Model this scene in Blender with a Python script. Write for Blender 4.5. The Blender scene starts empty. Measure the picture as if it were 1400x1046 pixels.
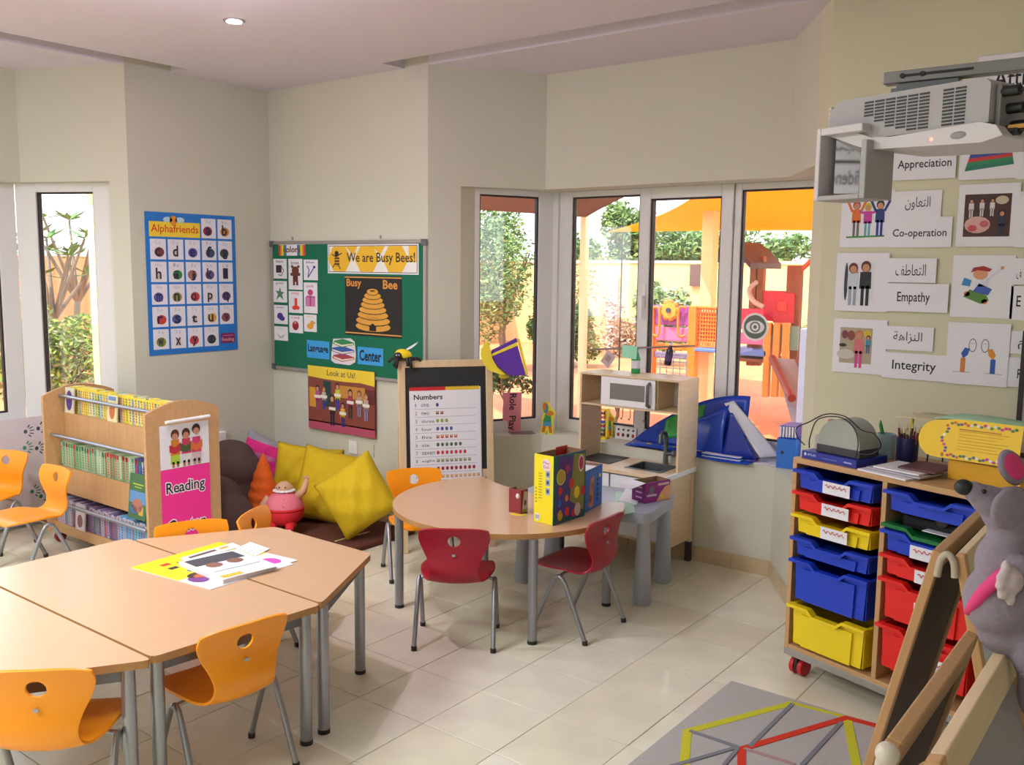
import bpy, bmesh, math, random
from mathutils import Vector, Matrix
random.seed(7)
S = bpy.context.scene
COL = S.collection
PI = math.pi
# ------------------------------------------------------------------ camera
F = 1268.0; CX, CY, CH = 700.0, 523.0, 1.65
_down = Vector((-0.0113 * 10300, 10300, F)).normalized()
_up = -_down
_vy = Vector((981, -147, F))
_ey = (_vy - _up * _vy.dot(_up)).normalized()
_ex = _ey.cross(_up)
RW = Matrix((_ex, _ey, _up))                      # camera coords (x right, y down, z forward) -> world
cam = bpy.data.cameras.new('camera'); cam.sensor_width = 36; cam.lens = F / 1400 * 36; cam.clip_start = .02; cam.clip_end = 300
camo = bpy.data.objects.new('camera', cam); COL.objects.link(camo); S.camera = camo
_r = RW @ Vector((1, 0, 0)); _u = RW @ Vector((0, -1, 0)); _b = RW @ Vector((0, 0, -1))
camo.matrix_world = Matrix(((_r.x, _u.x, _b.x, 0), (_r.y, _u.y, _b.y, 0), (_r.z, _u.z, _b.z, CH), (0, 0, 0, 1)))
def ray(px, py): return RW @ Vector((px - CX, py - CY, F))
def at(px, py, z=0.0):
    d = ray(px, py); t = (z - CH) / d.z; return Vector((0, 0, CH)) + d * t
def atX(px, py, X): d = ray(px, py); return Vector((0, 0, CH)) + d * (X / d.x)
def atY(px, py, Y): d = ray(px, py); return Vector((0, 0, CH)) + d * (Y / d.y)
def atL(px, py, a, b):                            # point of the vertical plane through plan points a, b
    n = Vector((b[1] - a[1], a[0] - b[0])); d = ray(px, py)
    t = (n.x * a[0] + n.y * a[1]) / (n.x * d.x + n.y * d.y); return Vector((0, 0, CH)) + d * t
# ------------------------------------------------------------------ world, sun, lamps, exposure
S.view_settings.view_transform = 'Standard'; S.view_settings.look = 'None'
S.view_settings.gamma = 1; S.view_settings.exposure = 0.93; S.view_settings.use_curve_mapping = False
W = bpy.data.worlds.new('sky'); S.world = W; W.use_nodes = True
wn = W.node_tree.nodes; wl = W.node_tree.links; wn.clear()
wo = wn.new('ShaderNodeOutputWorld'); wb = wn.new('ShaderNodeBackground'); wb.inputs[1].default_value = 2.4
tc = wn.new('ShaderNodeTexCoord'); sp = wn.new('ShaderNodeSeparateXYZ'); cr = wn.new('ShaderNodeValToRGB')
cr.color_ramp.elements[0].color = (.94, .97, 1, 1); cr.color_ramp.elements[1].color = (.55, .72, 1, 1)
cr.color_ramp.elements[0].position = .05; cr.color_ramp.elements[1].position = .8
wl.new(tc.outputs['Generated'], sp.inputs[0]); wl.new(sp.outputs[2], cr.inputs[0]); wl.new(cr.outputs[0], wb.inputs[0]); wl.new(wb.outputs[0], wo.inputs[0])
def lamp(kind, loc, energy, color, **k):
    l = bpy.data.lights.new('lamp_light', kind); l.energy = energy; l.color = color
    for a, v in k.items(): setattr(l, a, v)
    o = bpy.data.objects.new('lamp_light', l); COL.objects.link(o); o.location = loc; return o
sun = lamp('SUN', (0, -5, 20), 4.6, (1, .94, .82), angle=.02)
sun.rotation_euler = Vector((.30, .62, -1.35)).to_track_quat('-Z', 'Y').to_euler()
# area lights added out of view under the ceiling to brighten the room
for x, y, e in ((-2.8, -.9, 36), (-.2, -1.6, 8), (-3.6, .3, 36)):
    a = lamp('AREA', (x, y, 2.79), e, (.93, 1, .99), shape='RECTANGLE', size=1.1, size_y=.5)
# ------------------------------------------------------------------ materials
def hx(h):
    h = h.lstrip('#'); c = [int(h[i:i + 2], 16) / 255 for i in (0, 2, 4)]
    return tuple(x / 12.92 if x <= .04045 else ((x + .055) / 1.055) ** 2.4 for x in c) + (1,)
_M = {}
def mat(col, rough=.55, metal=0.0, noise=.06, scale=14, bump=0.0, emit=0, name=None, coat=0, stretch=None):
    key = (col, rough, metal, noise, scale, bump, emit, coat, stretch)
    if key in _M: return _M[key]
    m = bpy.data.materials.new(name or 'mat_' + col.strip('#')); m.use_nodes = True
    nt = m.node_tree; b = nt.nodes['Principled BSDF']
    c = hx(col); b.inputs['Base Color'].default_value = c
    b.inputs['Roughness'].default_value = rough; b.inputs['Metallic'].default_value = metal
    b.inputs['Coat Weight'].default_value = coat
    if emit:
        b.inputs['Emission Color'].default_value = c; b.inputs['Emission Strength'].default_value = emit
    if noise or bump:
        tc = nt.nodes.new('ShaderNodeTexCoord'); n = nt.nodes.new('ShaderNodeTexNoise'); n.inputs['Scale'].default_value = scale; n.inputs['Detail'].default_value = 4
        src = tc.outputs['Object']
        if stretch:
            mp = nt.nodes.new('ShaderNodeMapping'); mp.inputs['Scale'].default_value = stretch
            nt.links.new(src, mp.inputs[0]); src = mp.outputs[0]
        nt.links.new(src, n.inputs['Vector'])
        if noise:
            mx = nt.nodes.new('ShaderNodeMix'); mx.data_type = 'RGBA'
            mx.inputs['A'].default_value = tuple(max(0, x * (1 - noise * 2)) for x in c[:3]) + (1,)
            mx.inputs['B'].default_value = tuple(min(1, x * (1 + noise * 2)) for x in c[:3]) + (1,)
            nt.links.new(n.outputs[0], mx.inputs['Factor']); nt.links.new(mx.outputs['Result'], b.inputs['Base Color'])
        if bump:
            bp = nt.nodes.new('ShaderNodeBump'); bp.inputs['Strength'].default_value = bump; bp.inputs['Distance'].default_value = .004
            nt.links.new(n.outputs[0], bp.inputs['Height']); nt.links.new(bp.outputs[0], b.inputs['Normal'])
    _M[key] = m; return m
def ink(c): return mat(c, .6, noise=0)
def wood(c, st=(1, 8, 8), rough=.42, noise=.09): return mat(c, rough, noise=noise, scale=6, stretch=st)
M = dict(
    wall=mat('#cfcdbd', .75, noise=.015, scale=3), cream=mat('#d5d0b4', .7, noise=.02, scale=3), ceil=mat('#dad3de', .8, noise=.01, scale=2),
    tile=mat('#e2ddc6', .3, noise=.09, scale=5, coat=.15), tile2=mat('#ddd5bf', .32, noise=.1, scale=4, coat=.15), tile3=mat('#e4dfcd', .28, noise=.09, scale=6, coat=.15), grout=mat('#a99f88', .8),
    skirt=mat('#c9b391', .35, noise=.1, scale=9),
    frame=mat('#e2e0e0', .35, noise=0), gasket=mat('#2a2220', .6, noise=0), metal=mat('#9b9da3', .34, .75, noise=0), dmetal=mat('#6d6f74', .4, .6, noise=0),
    tabtop=wood('#cea682', (2, 22, 22), .3, .05), tabedge=wood('#b3834f', (4, 4, 4)), birch=wood('#dcc19c', (6, 1, 6)), beech=wood('#c59a6b', (1, 10, 10)), beech2=wood('#c39464', (9, 9, 1)),
    oak=wood('#b5834c', (8, 8, 1)), orange=mat('#fb9a12', .33, noise=.02, bump=.03, scale=300), red=mat('#a00f2c', .36, noise=.02, bump=.03, scale=300),
    black=mat('#1b1b1d', .5, noise=0), rubber=mat('#2b2728', .7, noise=0), white=mat('#ece9ec', .5, noise=0), paper=mat('#e8e6ee', .6, noise=.01),
    board=mat('#26292c', .55, noise=.2, scale=5), felt=mat('#0d6b4d', .9, noise=.05, scale=200, bump=.2), alu=mat('#a9a5a0', .4, .5, noise=0),
    yfab=mat('#d6b512', .85, noise=.05, scale=60, bump=.25), bfab=mat('#54403f', .9, noise=.08, scale=40, bump=.3), ofab=mat('#ee6a1c', .8, noise=.06, scale=50, bump=.3),
    pfab=mat('#d9217f', .8, noise=.05), gfab=mat('#96909a', .8), matb=mat('#5d3120', .95, noise=.15, scale=30, bump=.3),
    mouse=mat('#8d818e', .95, noise=.08, scale=120, bump=.5), mpink=mat('#e0407f', .8), mlight=mat('#c5b4b8', .9, noise=.06, scale=100, bump=.4),
    mgrey=mat('#a7acb8', .4, noise=.03), dpurple=mat('#3b2536', .45), tyellow=mat('#f2d31a', .35, noise=.02), tblue=mat('#1b3fc4', .35, noise=.02), tred=mat('#e8231f', .35, noise=.02), tgreen=mat('#17733a', .35, noise=.02),
    rug=mat('#b4b1ae', .95, noise=.1, scale=220, bump=.6),
    pinkcard=mat('#f52e96', .6, noise=.03, scale=20),
)
def glass_mat():
    m = bpy.data.materials.new('window_glass'); m.use_nodes = True; nt = m.node_tree; nt.nodes.clear()
    o = nt.nodes.new('ShaderNodeOutputMaterial'); mx = nt.nodes.new('ShaderNodeMixShader'); t = nt.nodes.new('ShaderNodeBsdfTransparent'); g = nt.nodes.new('ShaderNodeBsdfGlossy'); f = nt.nodes.new('ShaderNodeFresnel')
    g.inputs['Roughness'].default_value = .01; f.inputs[0].default_value = 1.5; t.inputs[0].default_value = (.93, .95, .95, 1)
    nt.links.new(f.outputs[0], mx.inputs[0]); nt.links.new(t.outputs[0], mx.inputs[1]); nt.links.new(g.outputs[0], mx.inputs[2]); nt.links.new(mx.outputs[0], o.inputs[0]); return m
M['glass'] = glass_mat()
def fabric_translucent(col, name):
    m = bpy.data.materials.new(name); m.use_nodes = True; nt = m.node_tree; nt.nodes.clear()
    o = nt.nodes.new('ShaderNodeOutputMaterial'); mx = nt.nodes.new('ShaderNodeMixShader'); t = nt.nodes.new('ShaderNodeBsdfTranslucent'); g = nt.nodes.new('ShaderNodeBsdfDiffuse')
    t.inputs[0].default_value = g.inputs[0].default_value = hx(col); mx.inputs[0].default_value = .6
    nt.links.new(t.outputs[0], mx.inputs[1]); nt.links.new(g.outputs[0], mx.inputs[2]); nt.links.new(mx.outputs[0], o.inputs[0]); return m
# ------------------------------------------------------------------ mesh builder
class MB:
    def __init__(s): s.v = []; s.f = []; s.m = []; s.mats = []; s.X = None
    def mi(s, m):
        if isinstance(m, str): m = M[m]
        if m not in s.mats: s.mats.append(m)
        return s.mats.index(m)
    def add(s, vs, fs, m):
        k = len(s.v); i = s.mi(m)
        s.v += [tuple(s.X @ Vector(p)) if s.X else tuple(p) for p in vs]
        s.f += [tuple(k + a for a in f) for f in fs]; s.m += [i] * len(fs); return s
    def box(s, a, b, m):
        x0, y0, z0 = [min(p, q) for p, q in zip(a, b)]; x1, y1, z1 = [max(p, q) for p, q in zip(a, b)]
        return s.add([(x0, y0, z0), (x1, y0, z0), (x1, y1, z0), (x0, y1, z0), (x0, y0, z1), (x1, y0, z1), (x1, y1, z1), (x0, y1, z1)],
                     [(3, 2, 1, 0), (4, 5, 6, 7), (0, 1, 5, 4), (1, 2, 6, 5), (2, 3, 7, 6), (3, 0, 4, 7)], m)
    def prism(s, poly, z0, z1, m, mside=None):
        ar = sum(poly[i - 1][0] * poly[i][1] - poly[i][0] * poly[i - 1][1] for i in range(len(poly)))
        if ar < 0: poly = poly[::-1]
        n = len(poly); s.add([(x, y, z0) for x, y in poly] + [(x, y, z1) for x, y in poly], [tuple(range(n - 1, -1, -1)), tuple(range(n, 2 * n))], m)
        return s.add([(x, y, z0) for x, y in poly] + [(x, y, z1) for x, y in poly], [(i, (i + 1) % n, n + (i + 1) % n, n + i) for i in range(n)], mside or m)
    def ring(s, u0, v0, u1, v1, w, n0, n1, m, plane='xy'):     # frame of four bars; w = (l, r, b, t)
        l, r, b, t = w if isinstance(w, tuple) else (w,) * 4
        for a, c in (((u0, v0), (u0 + l, v1)), ((u1 - r, v0), (u1, v1)), ((u0 + l, v0), (u1 - r, v0 + b)), ((u0 + l, v1 - t), (u1 - r, v1))):
            s.box((a[0], a[1], n0), (c[0], c[1], n1), m)
        return s
    def cyl(s, p0, p1, r0, m, r1=None, n=14):
        r1 = r0 if r1 is None else r1; p0 = Vector(p0); p1 = Vector(p1); d = (p1 - p0).normalized()
        a = d.orthogonal().normalized(); b = d.cross(a)
        c = [(math.cos(2 * PI * i / n), math.sin(2 * PI * i / n)) for i in range(n)]
        vs = [p0 + a * x * r0 + b * y * r0 for x, y in c] + [p1 + a * x * r1 + b * y * r1 for x, y in c]
        return s.add(vs, [tuple(range(n - 1, -1, -1)), tuple(range(n, 2 * n))] + [(i, (i + 1) % n, n + (i + 1) % n, n + i) for i in range(n)], m)
    def tube(s, pts, r, m, n=8, closed=False):
        pts = [Vector(p) for p in pts]; vs = []; up = None
        for i, p in enumerate(pts):
            a = pts[max(i - 1, 0)]; b = pts[min(i + 1, len(pts) - 1)]; d = (b - a).normalized()
            if up is None: up = d.orthogonal().normalized()
            up = (up - d * up.dot(d)).normalized(); q = d.cross(up); rr = r[i] if isinstance(r, (list, tuple)) else r
            vs += [p + up * math.cos(2 * PI * k / n) * rr + q * math.sin(2 * PI * k / n) * rr for k in range(n)]
        fs = [(i * n + k, i * n + (k + 1) % n, (i + 1) * n + (k + 1) % n, (i + 1) * n + k) for i in range(len(pts) - 1) for k in range(n)]
        e = (len(pts) - 1) * n
        return s.add(vs, fs + [tuple(range(n - 1, -1, -1)), tuple(range(e, e + n))], m)
    def lathe(s, prof, m, c=(0, 0, 0), n=20):
        vs = [(c[0] + r * math.cos(2 * PI * k / n), c[1] + r * math.sin(2 * PI * k / n), c[2] + z) for r, z in prof for k in range(n)]
        fs = [(i * n + k, i * n + (k + 1) % n, (i + 1) * n + (k + 1) % n, (i + 1) * n + k) for i in range(len(prof) - 1) for k in range(n)]
        e = (len(prof) - 1) * n
        return s.add(vs, fs + [tuple(range(n - 1, -1, -1)), tuple(range(e, e + n))], m)
    def ell(s, c, r, m, n=16, k=10, R=None):
        if not isinstance(r, (tuple, list)): r = (r, r, r)
        vs = []
        for j in range(k + 1):
            t = PI * j / k
            for i in range(n):
                a = 2 * PI * i / n; p = Vector((r[0] * math.sin(t) * math.cos(a), r[1] * math.sin(t) * math.sin(a), -r[2] * math.cos(t)))
                if R: p = R @ p
                vs.append(Vector(c) + p)
        fs = [(j * n + i, j * n + (i + 1) % n, (j + 1) * n + (i + 1) % n, (j + 1) * n + i) for j in range(k) for i in range(n)]
        return s.add(vs, fs, m)
    def grid(s, f, nu, nv, m):
        vs = [f(i / nu, j / nv) for j in range(nv + 1) for i in range(nu + 1)]; w = nu + 1
        return s.add(vs, [(j * w + i, j * w + i + 1, (j + 1) * w + i + 1, (j + 1) * w + i) for j in range(nv) for i in range(nu)], m)
    def mesh(s, name, smooth=None):
        me = bpy.data.meshes.new(name); me.from_pydata(s.v, [], s.f)
        for m in s.mats: me.materials.append(m)
        me.polygons.foreach_set('material_index', s.m)
        if smooth:
            me.shade_smooth(); me.set_sharp_from_angle(angle=math.radians(smooth))
        me.update(); return me
    def build(s, name, parent=None, smooth=None, bev=0, loc=None, rot=None, mw=None, sub=0, solid=0):
        o = bpy.data.objects.new(name, s.mesh(name, smooth)); COL.objects.link(o)
        if parent: o.parent = parent
        if mw is not None: o.matrix_local = mw
        if loc is not None: o.location = loc
        if rot is not None: o.rotation_euler = rot
        if solid:
            b = o.modifiers.new('solid', 'SOLIDIFY'); b.thickness = solid; b.offset = 0
        if sub:
            b = o.modifiers.new('sub', 'SUBSURF'); b.levels = b.render_levels = sub
        if bev:
            b = o.modifiers.new('bevel', 'BEVEL'); b.width = bev; b.segments = 2; b.limit_method = 'ANGLE'; b.angle_limit = .6
        return o
def T(name, label, cat, loc=(0, 0, 0), rz=0, group=None, mw=None):
    o = bpy.data.objects.new(name, None); o.empty_display_size = .05; COL.objects.link(o)
    if mw is not None: o.matrix_world = mw
    else: o.location = loc; o.rotation_euler = (0, 0, rz)
    return tag(o, label, cat, group)
def tag(o, label=None, cat=None, group=None, kind=None):
    if label: o['label'] = label
    if cat: o['category'] = cat
    if group: o['group'] = group
    if kind: o['kind'] = kind
    return o
def kids(o): return [c for c in COL.objects if c.parent == o]
def copy_tree(o, parent=None):
    c = o.copy(); COL.objects.link(c)
    if parent: c.parent = parent
    for ch in kids(o):
        if ch is not c: copy_tree(ch, c)
    return c
def frm(origin, u, v):                       # local x along u, local y along v, local z = u x v
    u = Vector(u).normalized(); v = Vector(v); v = (v - u * v.dot(u)).normalized(); n = u.cross(v); o = origin
    return Matrix(((u.x, v.x, n.x, o[0]), (u.y, v.y, n.y, o[1]), (u.z, v.z, n.z, o[2]), (0, 0, 0, 1)))
_o1 = 'first second third fourth fifth sixth seventh eighth ninth tenth eleventh twelfth thirteenth fourteenth fifteenth sixteenth seventeenth eighteenth nineteenth twentieth'.split()
def ORD(k): return _o1[k] if k < 20 else ('thirtieth' if k == 29 else 'fortieth' if k == 39 else ('twenty-' if k < 30 else 'thirty-' if k < 40 else 'forty-') + _o1[k % 10])
def struct(o): o['kind'] = 'structure'; return o
# ------------------------------------------------------------------ flat print builder
_tc = {}
def text_mesh(s, bold=0):
    k = (s, bold)
    if k in _tc: return _tc[k]
    c = bpy.data.curves.new('lettering', 'FONT'); c.body = s; c.resolution_u = 2; c.offset = bold
    o = bpy.data.objects.new('lettering', c); COL.objects.link(o); bpy.context.view_layer.update()
    me = bpy.data.meshes.new_from_object(o.evaluated_get(bpy.context.evaluated_depsgraph_get()))
    vs = [(v.co.x, v.co.y) for v in me.vertices]; fs = [tuple(p.vertices) for p in me.polygons]
    bpy.data.objects.remove(o); bpy.data.curves.remove(c); bpy.data.meshes.remove(me)
    _tc[k] = (vs, fs); return _tc[k]
class Pr(MB):
    def __init__(s, w=1, h=1): super().__init__(); s.z = .0006; s.w = w; s.h = h; s.X = Matrix.Diagonal((w, h, 1, 1))
    def up(s, d=.0003): s.z += d; return s
    def rect(s, x0, y0, x1, y1, c): return s.add([(x0, y0, s.z), (x1, y0, s.z), (x1, y1, s.z), (x0, y1, s.z)], [(0, 1, 2, 3)], ink(c))
    def poly(s, pts, c): return s.add([(x, y, s.z) for x, y in pts], [tuple(range(len(pts)))], ink(c))
    def oval(s, x, y, rx, ry, c, n=14, a=0): return s.poly([(x + rx * math.cos(t) * math.cos(a) - ry * math.sin(t) * math.sin(a), y + rx * math.cos(t) * math.sin(a) + ry * math.sin(t) * math.cos(a)) for t in [2 * PI * i / n for i in range(n)]], c)
    def line(s, pts, r, c):                  # polyline of width 2r (absolute in h units)
        k = s.h / s.w
        for (x0, y0), (x1, y1) in zip(pts, pts[1:]):
            dx, dy = (x1 - x0) / k, y1 - y0; L = math.hypot(dx, dy) or 1; nx, ny = -dy / L * r * k, dx / L * r
            s.poly([(x0 - nx, y0 - ny), (x1 - nx, y1 - ny), (x1 + nx, y1 + ny), (x0 + nx, y0 + ny)], c)
        return s
    def text(s, t, x0, y0, x1, y1, c, bold=.01, slant=0, vert=False):
        vs, fs = text_mesh(t, bold)
        if not vs: return s
        a0 = min(p[0] for p in vs); a1 = max(p[0] for p in vs); b0 = min(p[1] for p in vs); b1 = max(p[1] for p in vs)
        if vert: out = [(x0 + (y - b0) / (b1 - b0) * (x1 - x0), y1 - (x - a0) / (a1 - a0) * (y1 - y0)) for x, y in vs]; out = [(x0 + x1 - p, q) for p, q in out] if vert == 2 else out
        else: out = [(x0 + (x - a0) / (a1 - a0) * (x1 - x0), y0 + (y - b0) / (b1 - b0) * (y1 - y0) + slant * ((x - a0) / (a1 - a0))) for x, y in vs]
        return s.add([(x, y, s.z) for x, y in out], fs, ink(c))
    def kid(s, x, y, h, hair, top, bot, skin='#c98d6c', arms=None):   # small drawn figure, feet at (x, y)
        k = s.h / s.w
        s.rect(x - .09 * h * k, y, x - .02 * h * k, y + .45 * h, bot); s.rect(x + .02 * h * k, y, x + .09 * h * k, y + .45 * h, bot)
        s.poly([(x - .13 * h * k, y + .38 * h), (x + .13 * h * k, y + .38 * h), (x + .12 * h * k, y + .76 * h), (x - .12 * h * k, y + .76 * h)], top)
        s.up(.0001); s.oval(x, y + .88 * h, .11 * h * k, .13 * h, hair); s.up(.0001); s.oval(x, y + .85 * h, .08 * h * k, .09 * h, skin)
        if arms:
            s.line([(x - .12 * h * k, y + .7 * h), (x - .26 * h * k, y + arms * h)], .035 * h, top); s.line([(x + .12 * h * k, y + .7 * h), (x + .26 * h * k, y + arms * h)], .035 * h, top)
        return s
def sheet(name, label, cat, mw, w, h, col='paper', th=.0012, group=None, parent=None, mats=None):
    b = MB().box((0, 0, 0), (w, h, th), col); o = b.build(name, parent)
    o.matrix_world = mw
    if parent is None: tag(o, label, cat, group)
    p = Pr(w, h); p.z = th + .0004; return o, p
def backplane(TL, BR, Y=4.118):              # rectangle on a wall facing -y, from its picture corners
    a = atY(*TL, Y); b = atY(*BR, Y); return frm((a.x, Y, b.z), (1, 0, 0), (0, 0, 1)), b.x - a.x, a.z - b.z
# ================================================================== ROOM
XL, YB, HC = -5.27, 4.12, 2.82
P1, P2, P3, P4 = (-3.80, 4.12), (-3.39, 4.74), (-1.85, 4.74), (-1.44, 4.12)
SL, SR = (-3.69, 4.29), (-1.55, 4.29)
O1, O2, O3, O4 = (-3.95, 4.40), (-3.62, 5.10), (-1.50, 5.10), (-1.28, 4.40)
L1, L2, L3, L4 = (-5.27, 3.08), (-5.98, 2.78), (-5.98, .85), (-5.27, .55)
ZS, ZH = .605, 2.135
b = MB(); b.box((XL - .25, YB, 0), (-3.95, YB + .28, 3.0), 'wall')
b.prism([P1, SL, (-3.69, 4.42), (-3.80, 4.55), (-3.95, 4.40), (-3.95, YB)], 0, 3.0, 'wall')
b.box((-1.28, YB, 0), (1.9, YB + .28, 3.0), 'cream')
b.prism([P4, SR, (-1.55, 4.42), (-1.44, 4.55), (-1.28, 4.40), (-1.28, YB)], 0, 3.0, 'cream')
struct(b.build('wall_back'))
b = MB(); lo = [SL, P2, P3, SR, (-1.55, 4.42), (-1.50, 5.10), (-3.62, 5.10), (-3.69, 4.42)]
b.prism(lo, 0, ZS, 'wall'); b.prism(lo, ZH, 3.0, 'wall'); struct(b.build('wall_bay'))
b = MB(); b.box((XL - .25, 3.3, 0), (XL, YB, 3.0), 'wall'); b.box((XL - .25, -2.5, 0), (XL, .55, 3.0), 'wall')
sa = Vector((-.92, -.39)); e0 = Vector(L1) + sa * .13
b.prism([L1, tuple(e0), (e0.x - .06, e0.y + .16), (XL - .25, 3.3), (XL, 3.3)], 0, 3.0, 'wall')
lo = [tuple(e0), L2, L3, (-5.42, .62), (-5.5, .4), (-6.25, .75), (-6.25, 2.95), (-5.5, 3.22)]
b.prism(lo, 0, ZS, 'wall'); b.prism(lo, ZH + .01, 3.0, 'wall'); struct(b.build('wall_left'))
struct(MB().box((1.6, -2.5, 0), (1.8, YB, 3.0), 'wall').build('wall_right'))
struct(MB().box((XL, -2.7, 0), (1.8, -2.5, 3.0), 'wall').build('wall_front'))
b = MB(); zt = HC + .2
for x0, x1, y0, y1 in ((-5.08, 1.8, -2.5, 3.935), (XL - .2, -5.08, 3.39, YB), (-5.08, -3.99, 3.935, YB), (-1.1, 1.8, 3.935, YB), (XL - .2, -5.08, -2.5, .3), (P1[0] - .10, -1.32, YB + .002, 5.12), (-6.25, XL - .002, .4, 3.2)):
    b.box((x0, y0, HC), (x1, y1, zt), 'ceil')
b.box((-3.99, 3.935, 2.99), (-1.1, YB, zt), 'ceil'); b.box((XL, .3, 2.99), (-5.08, 3.39, zt), 'ceil')
struct(b.build('ceiling'))
struct(MB().box((-6.3, -2.7, -.12), (1.9, 5.12, -.004), 'grout').build('floor'))
FL = bpy.data.objects['floor']
# floor tiles, one mesh per tone
TS = .3333
tmesh = []
for k in ('tile', 'tile2', 'tile3'):
    q = TS / 2 - .0014; bb = MB()
    bb.add([(-q, -q, -.004), (q, -q, -.004), (q, q, -.004), (-q, q, -.004), (-q, -q, -.001), (q, -q, -.001), (q, q, -.001), (-q, q, -.001), (-q + .002, -q + .002, 0), (q - .002, -q + .002, 0), (q - .002, q - .002, 0), (-q + .002, q - .002, 0)],
           [(8, 9, 10, 11)] + [(i, (i + 1) % 4, 4 + (i + 1) % 4, 4 + i) for i in range(4)] + [(4 + i, 4 + (i + 1) % 4, 8 + (i + 1) % 4, 8 + i) for i in range(4)], k); tmesh.append(bb.mesh('tile'))
rest = MB()
def infloor(x, y):
    if x < XL - .16: return x > -6.15 and .4 < y < 3.2
    if y > YB + .16: return y < 4.9 and -3.85 < x < -1.4
    return True
for i in range(-19, 5):
    for j in range(-8, 15):
        x = -1.53 + TS * (i + .5) + TS * 4; y = .02 + TS * (j + .5)
        x0 = x
        if not infloor(x, y) or x > 1.6: continue
        near = y > 1.0 and x < -.1 and x > -5.6
        if near:
            o = bpy.data.objects.new('tile', random.choice(tmesh)); COL.objects.link(o); o.parent = FL; o.location = (x, y, random.uniform(-.0003, .0003)); o.rotation_euler = (0, 0, 0)
        else:
            q = TS / 2 - .0014; rest.box((x - q, y - q, -.004), (x + q, y + q, 0), random.choice(('tile', 'tile2', 'tile3')))
o = rest.build('tile_remainder', FL); o['kind'] = 'stuff'
# skirting tiles
def skirting(name, pts):
    base = struct(MB().prism([pts[0], pts[-1], (pts[-1][0] + .001, pts[-1][1]), (pts[0][0] + .001, pts[0][1])], .0, .002, 'grout').build(name)) if False else None
    root = None
    for a, c in zip(pts, pts[1:]):
        a = Vector(a); c = Vector(c); L = (c - a).length; d = (c - a) / L; n = Vector((d.y, -d.x)); k = 0.0
        while k < L - .02:
            e = min(k + .33, L); p0 = a + d * (k + .001); p1 = a + d * (e - .001)
            q = MB().prism([tuple(p0), tuple(p1), tuple(p1 + n * .011), tuple(p0 + n * .011)], 0, .085, 'skirt')
            if root is None: root = struct(q.build(name))
            else: q.build('tile', root)
            k = e
skirting('baseboard_bay', [P1, P2, P3, P4]); skirting('baseboard_back', [(XL, YB), P1]); skirting('baseboard_right', [P4, (1.5, YB)]); skirting('baseboard_left', [L2, L1, (XL, YB)])
# ------------------------------------------------------------------ windows
def wunit(root, a, bpt, z0, z1, g, depth=.06, sash=False):
    """glazed unit between plan points a and b (seen from inside, a on the left); g = glass bounds (u0, u1, zb, zt)"""
    a = Vector(a); c = Vector(bpt); L = (c - a).length; d = (c - a) / L
    mw = frm((a.x, a.y, z0), (d.x, d.y, 0), (0, 0, 1))
    u0, u1, zb, zt = g; h = z1 - z0
    f = MB().ring(0, 0, L, h, (u0, L - u1, zb - z0, z1 - zt), -depth, 0, 'frame').build('frame' if not sash else 'sash', root, bev=.003); f.matrix_world = mw
    q = MB().ring(u0 - .001, zb - z0 - .001, u1 + .001, zt - z0 + .001, .011, -depth * .7, -.012, 'gasket').build('gasket', f); q.matrix_world = mw
    p = MB().box((u0 + .005, zb - z0 + .005, -depth * .55), (u1 - .005, zt - z0 - .005, -depth * .55 + .006), 'glass').build('pane', f); p.matrix_world = mw
    return f, mw
YF = 4.96; FA = (-3.69, 4.42); C2 = (-3.46, YF); C3 = (-1.70, YF); FD = (-1.55, 4.42)
w1 = struct(MB().box((-3.46, YF + .0, ZS), (-1.70, YF + .05, ZS + .012), 'frame').build('window_1'))
xb = lambda px: atY(px, 300, YF).x
wunit(w1, C2, (xb(876), YF), ZS + .012, ZH, (xb(782) - C2[0], xb(875) - C2[0] - .004, .68, 2.10))
# opening casement, proud of the frame
xs0, xs1 = xb(877), xb(1003)
f, mw = wunit(w1, (xs0, YF - .012), (xs1, YF - .012), ZS + .012, ZH, (xb(890) - xs0, xb(987) - xs0, .68, 2.07), .075, True)
hm = MB().box((.030, .80, 0), (.052, .94, .008), 'white').cyl((.041, .87, .008), (.041, .87, .04), .009, 'white').box((.033, .74, .032), (.049, .88, .046), 'white').build('handle', f, bev=.002); hm.matrix_world = mw
hm = MB().cyl((xs1 - xs0 - .004, 1.28, .006), (xs1 - xs0 - .004, 1.36, .006), .008, 'white').build('hinge', f); hm.matrix_world = mw
hm = MB().cyl((xs1 - xs0 - .004, .12, .006), (xs1 - xs0 - .004, .20, .006), .008, 'white').build('hinge', f); hm.matrix_world = mw
wunit(w1, (xb(1004), YF), C3, ZS + .012, ZH, (xb(1013) - xb(1004), C3[0] - xb(1004) - .01, .70, 2.10))
w2 = struct(MB().prism([FA, C2, (C2[0] - .02, C2[1] + .02), (FA[0] - .03, FA[1] + .01)], ZS, ZS + .012, 'frame').build('window_2'))
ua = Vector(FA); gl = lambda px: (atL(px, 320, FA, C2).xy - ua).length
wunit(w2, FA, C2, ZS + .012, ZH, (gl(656), gl(737), .68, 2.10))
q = MB().box((C2[0] - .05, YF - .02, ZS), (C2[0] + .03, YF + .05, ZH), 'frame').build('corner_post', w1)
w3 = struct(MB().prism([C3, FD, (FD[0] + .03, FD[1] + .01), (C3[0] + .02, C3[1] + .02)], ZS, ZS + .012, 'frame').build('window_3'))
wunit(w3, C3, FD, ZS + .012, ZH, (.12, .47, .68, 2.10))
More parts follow.
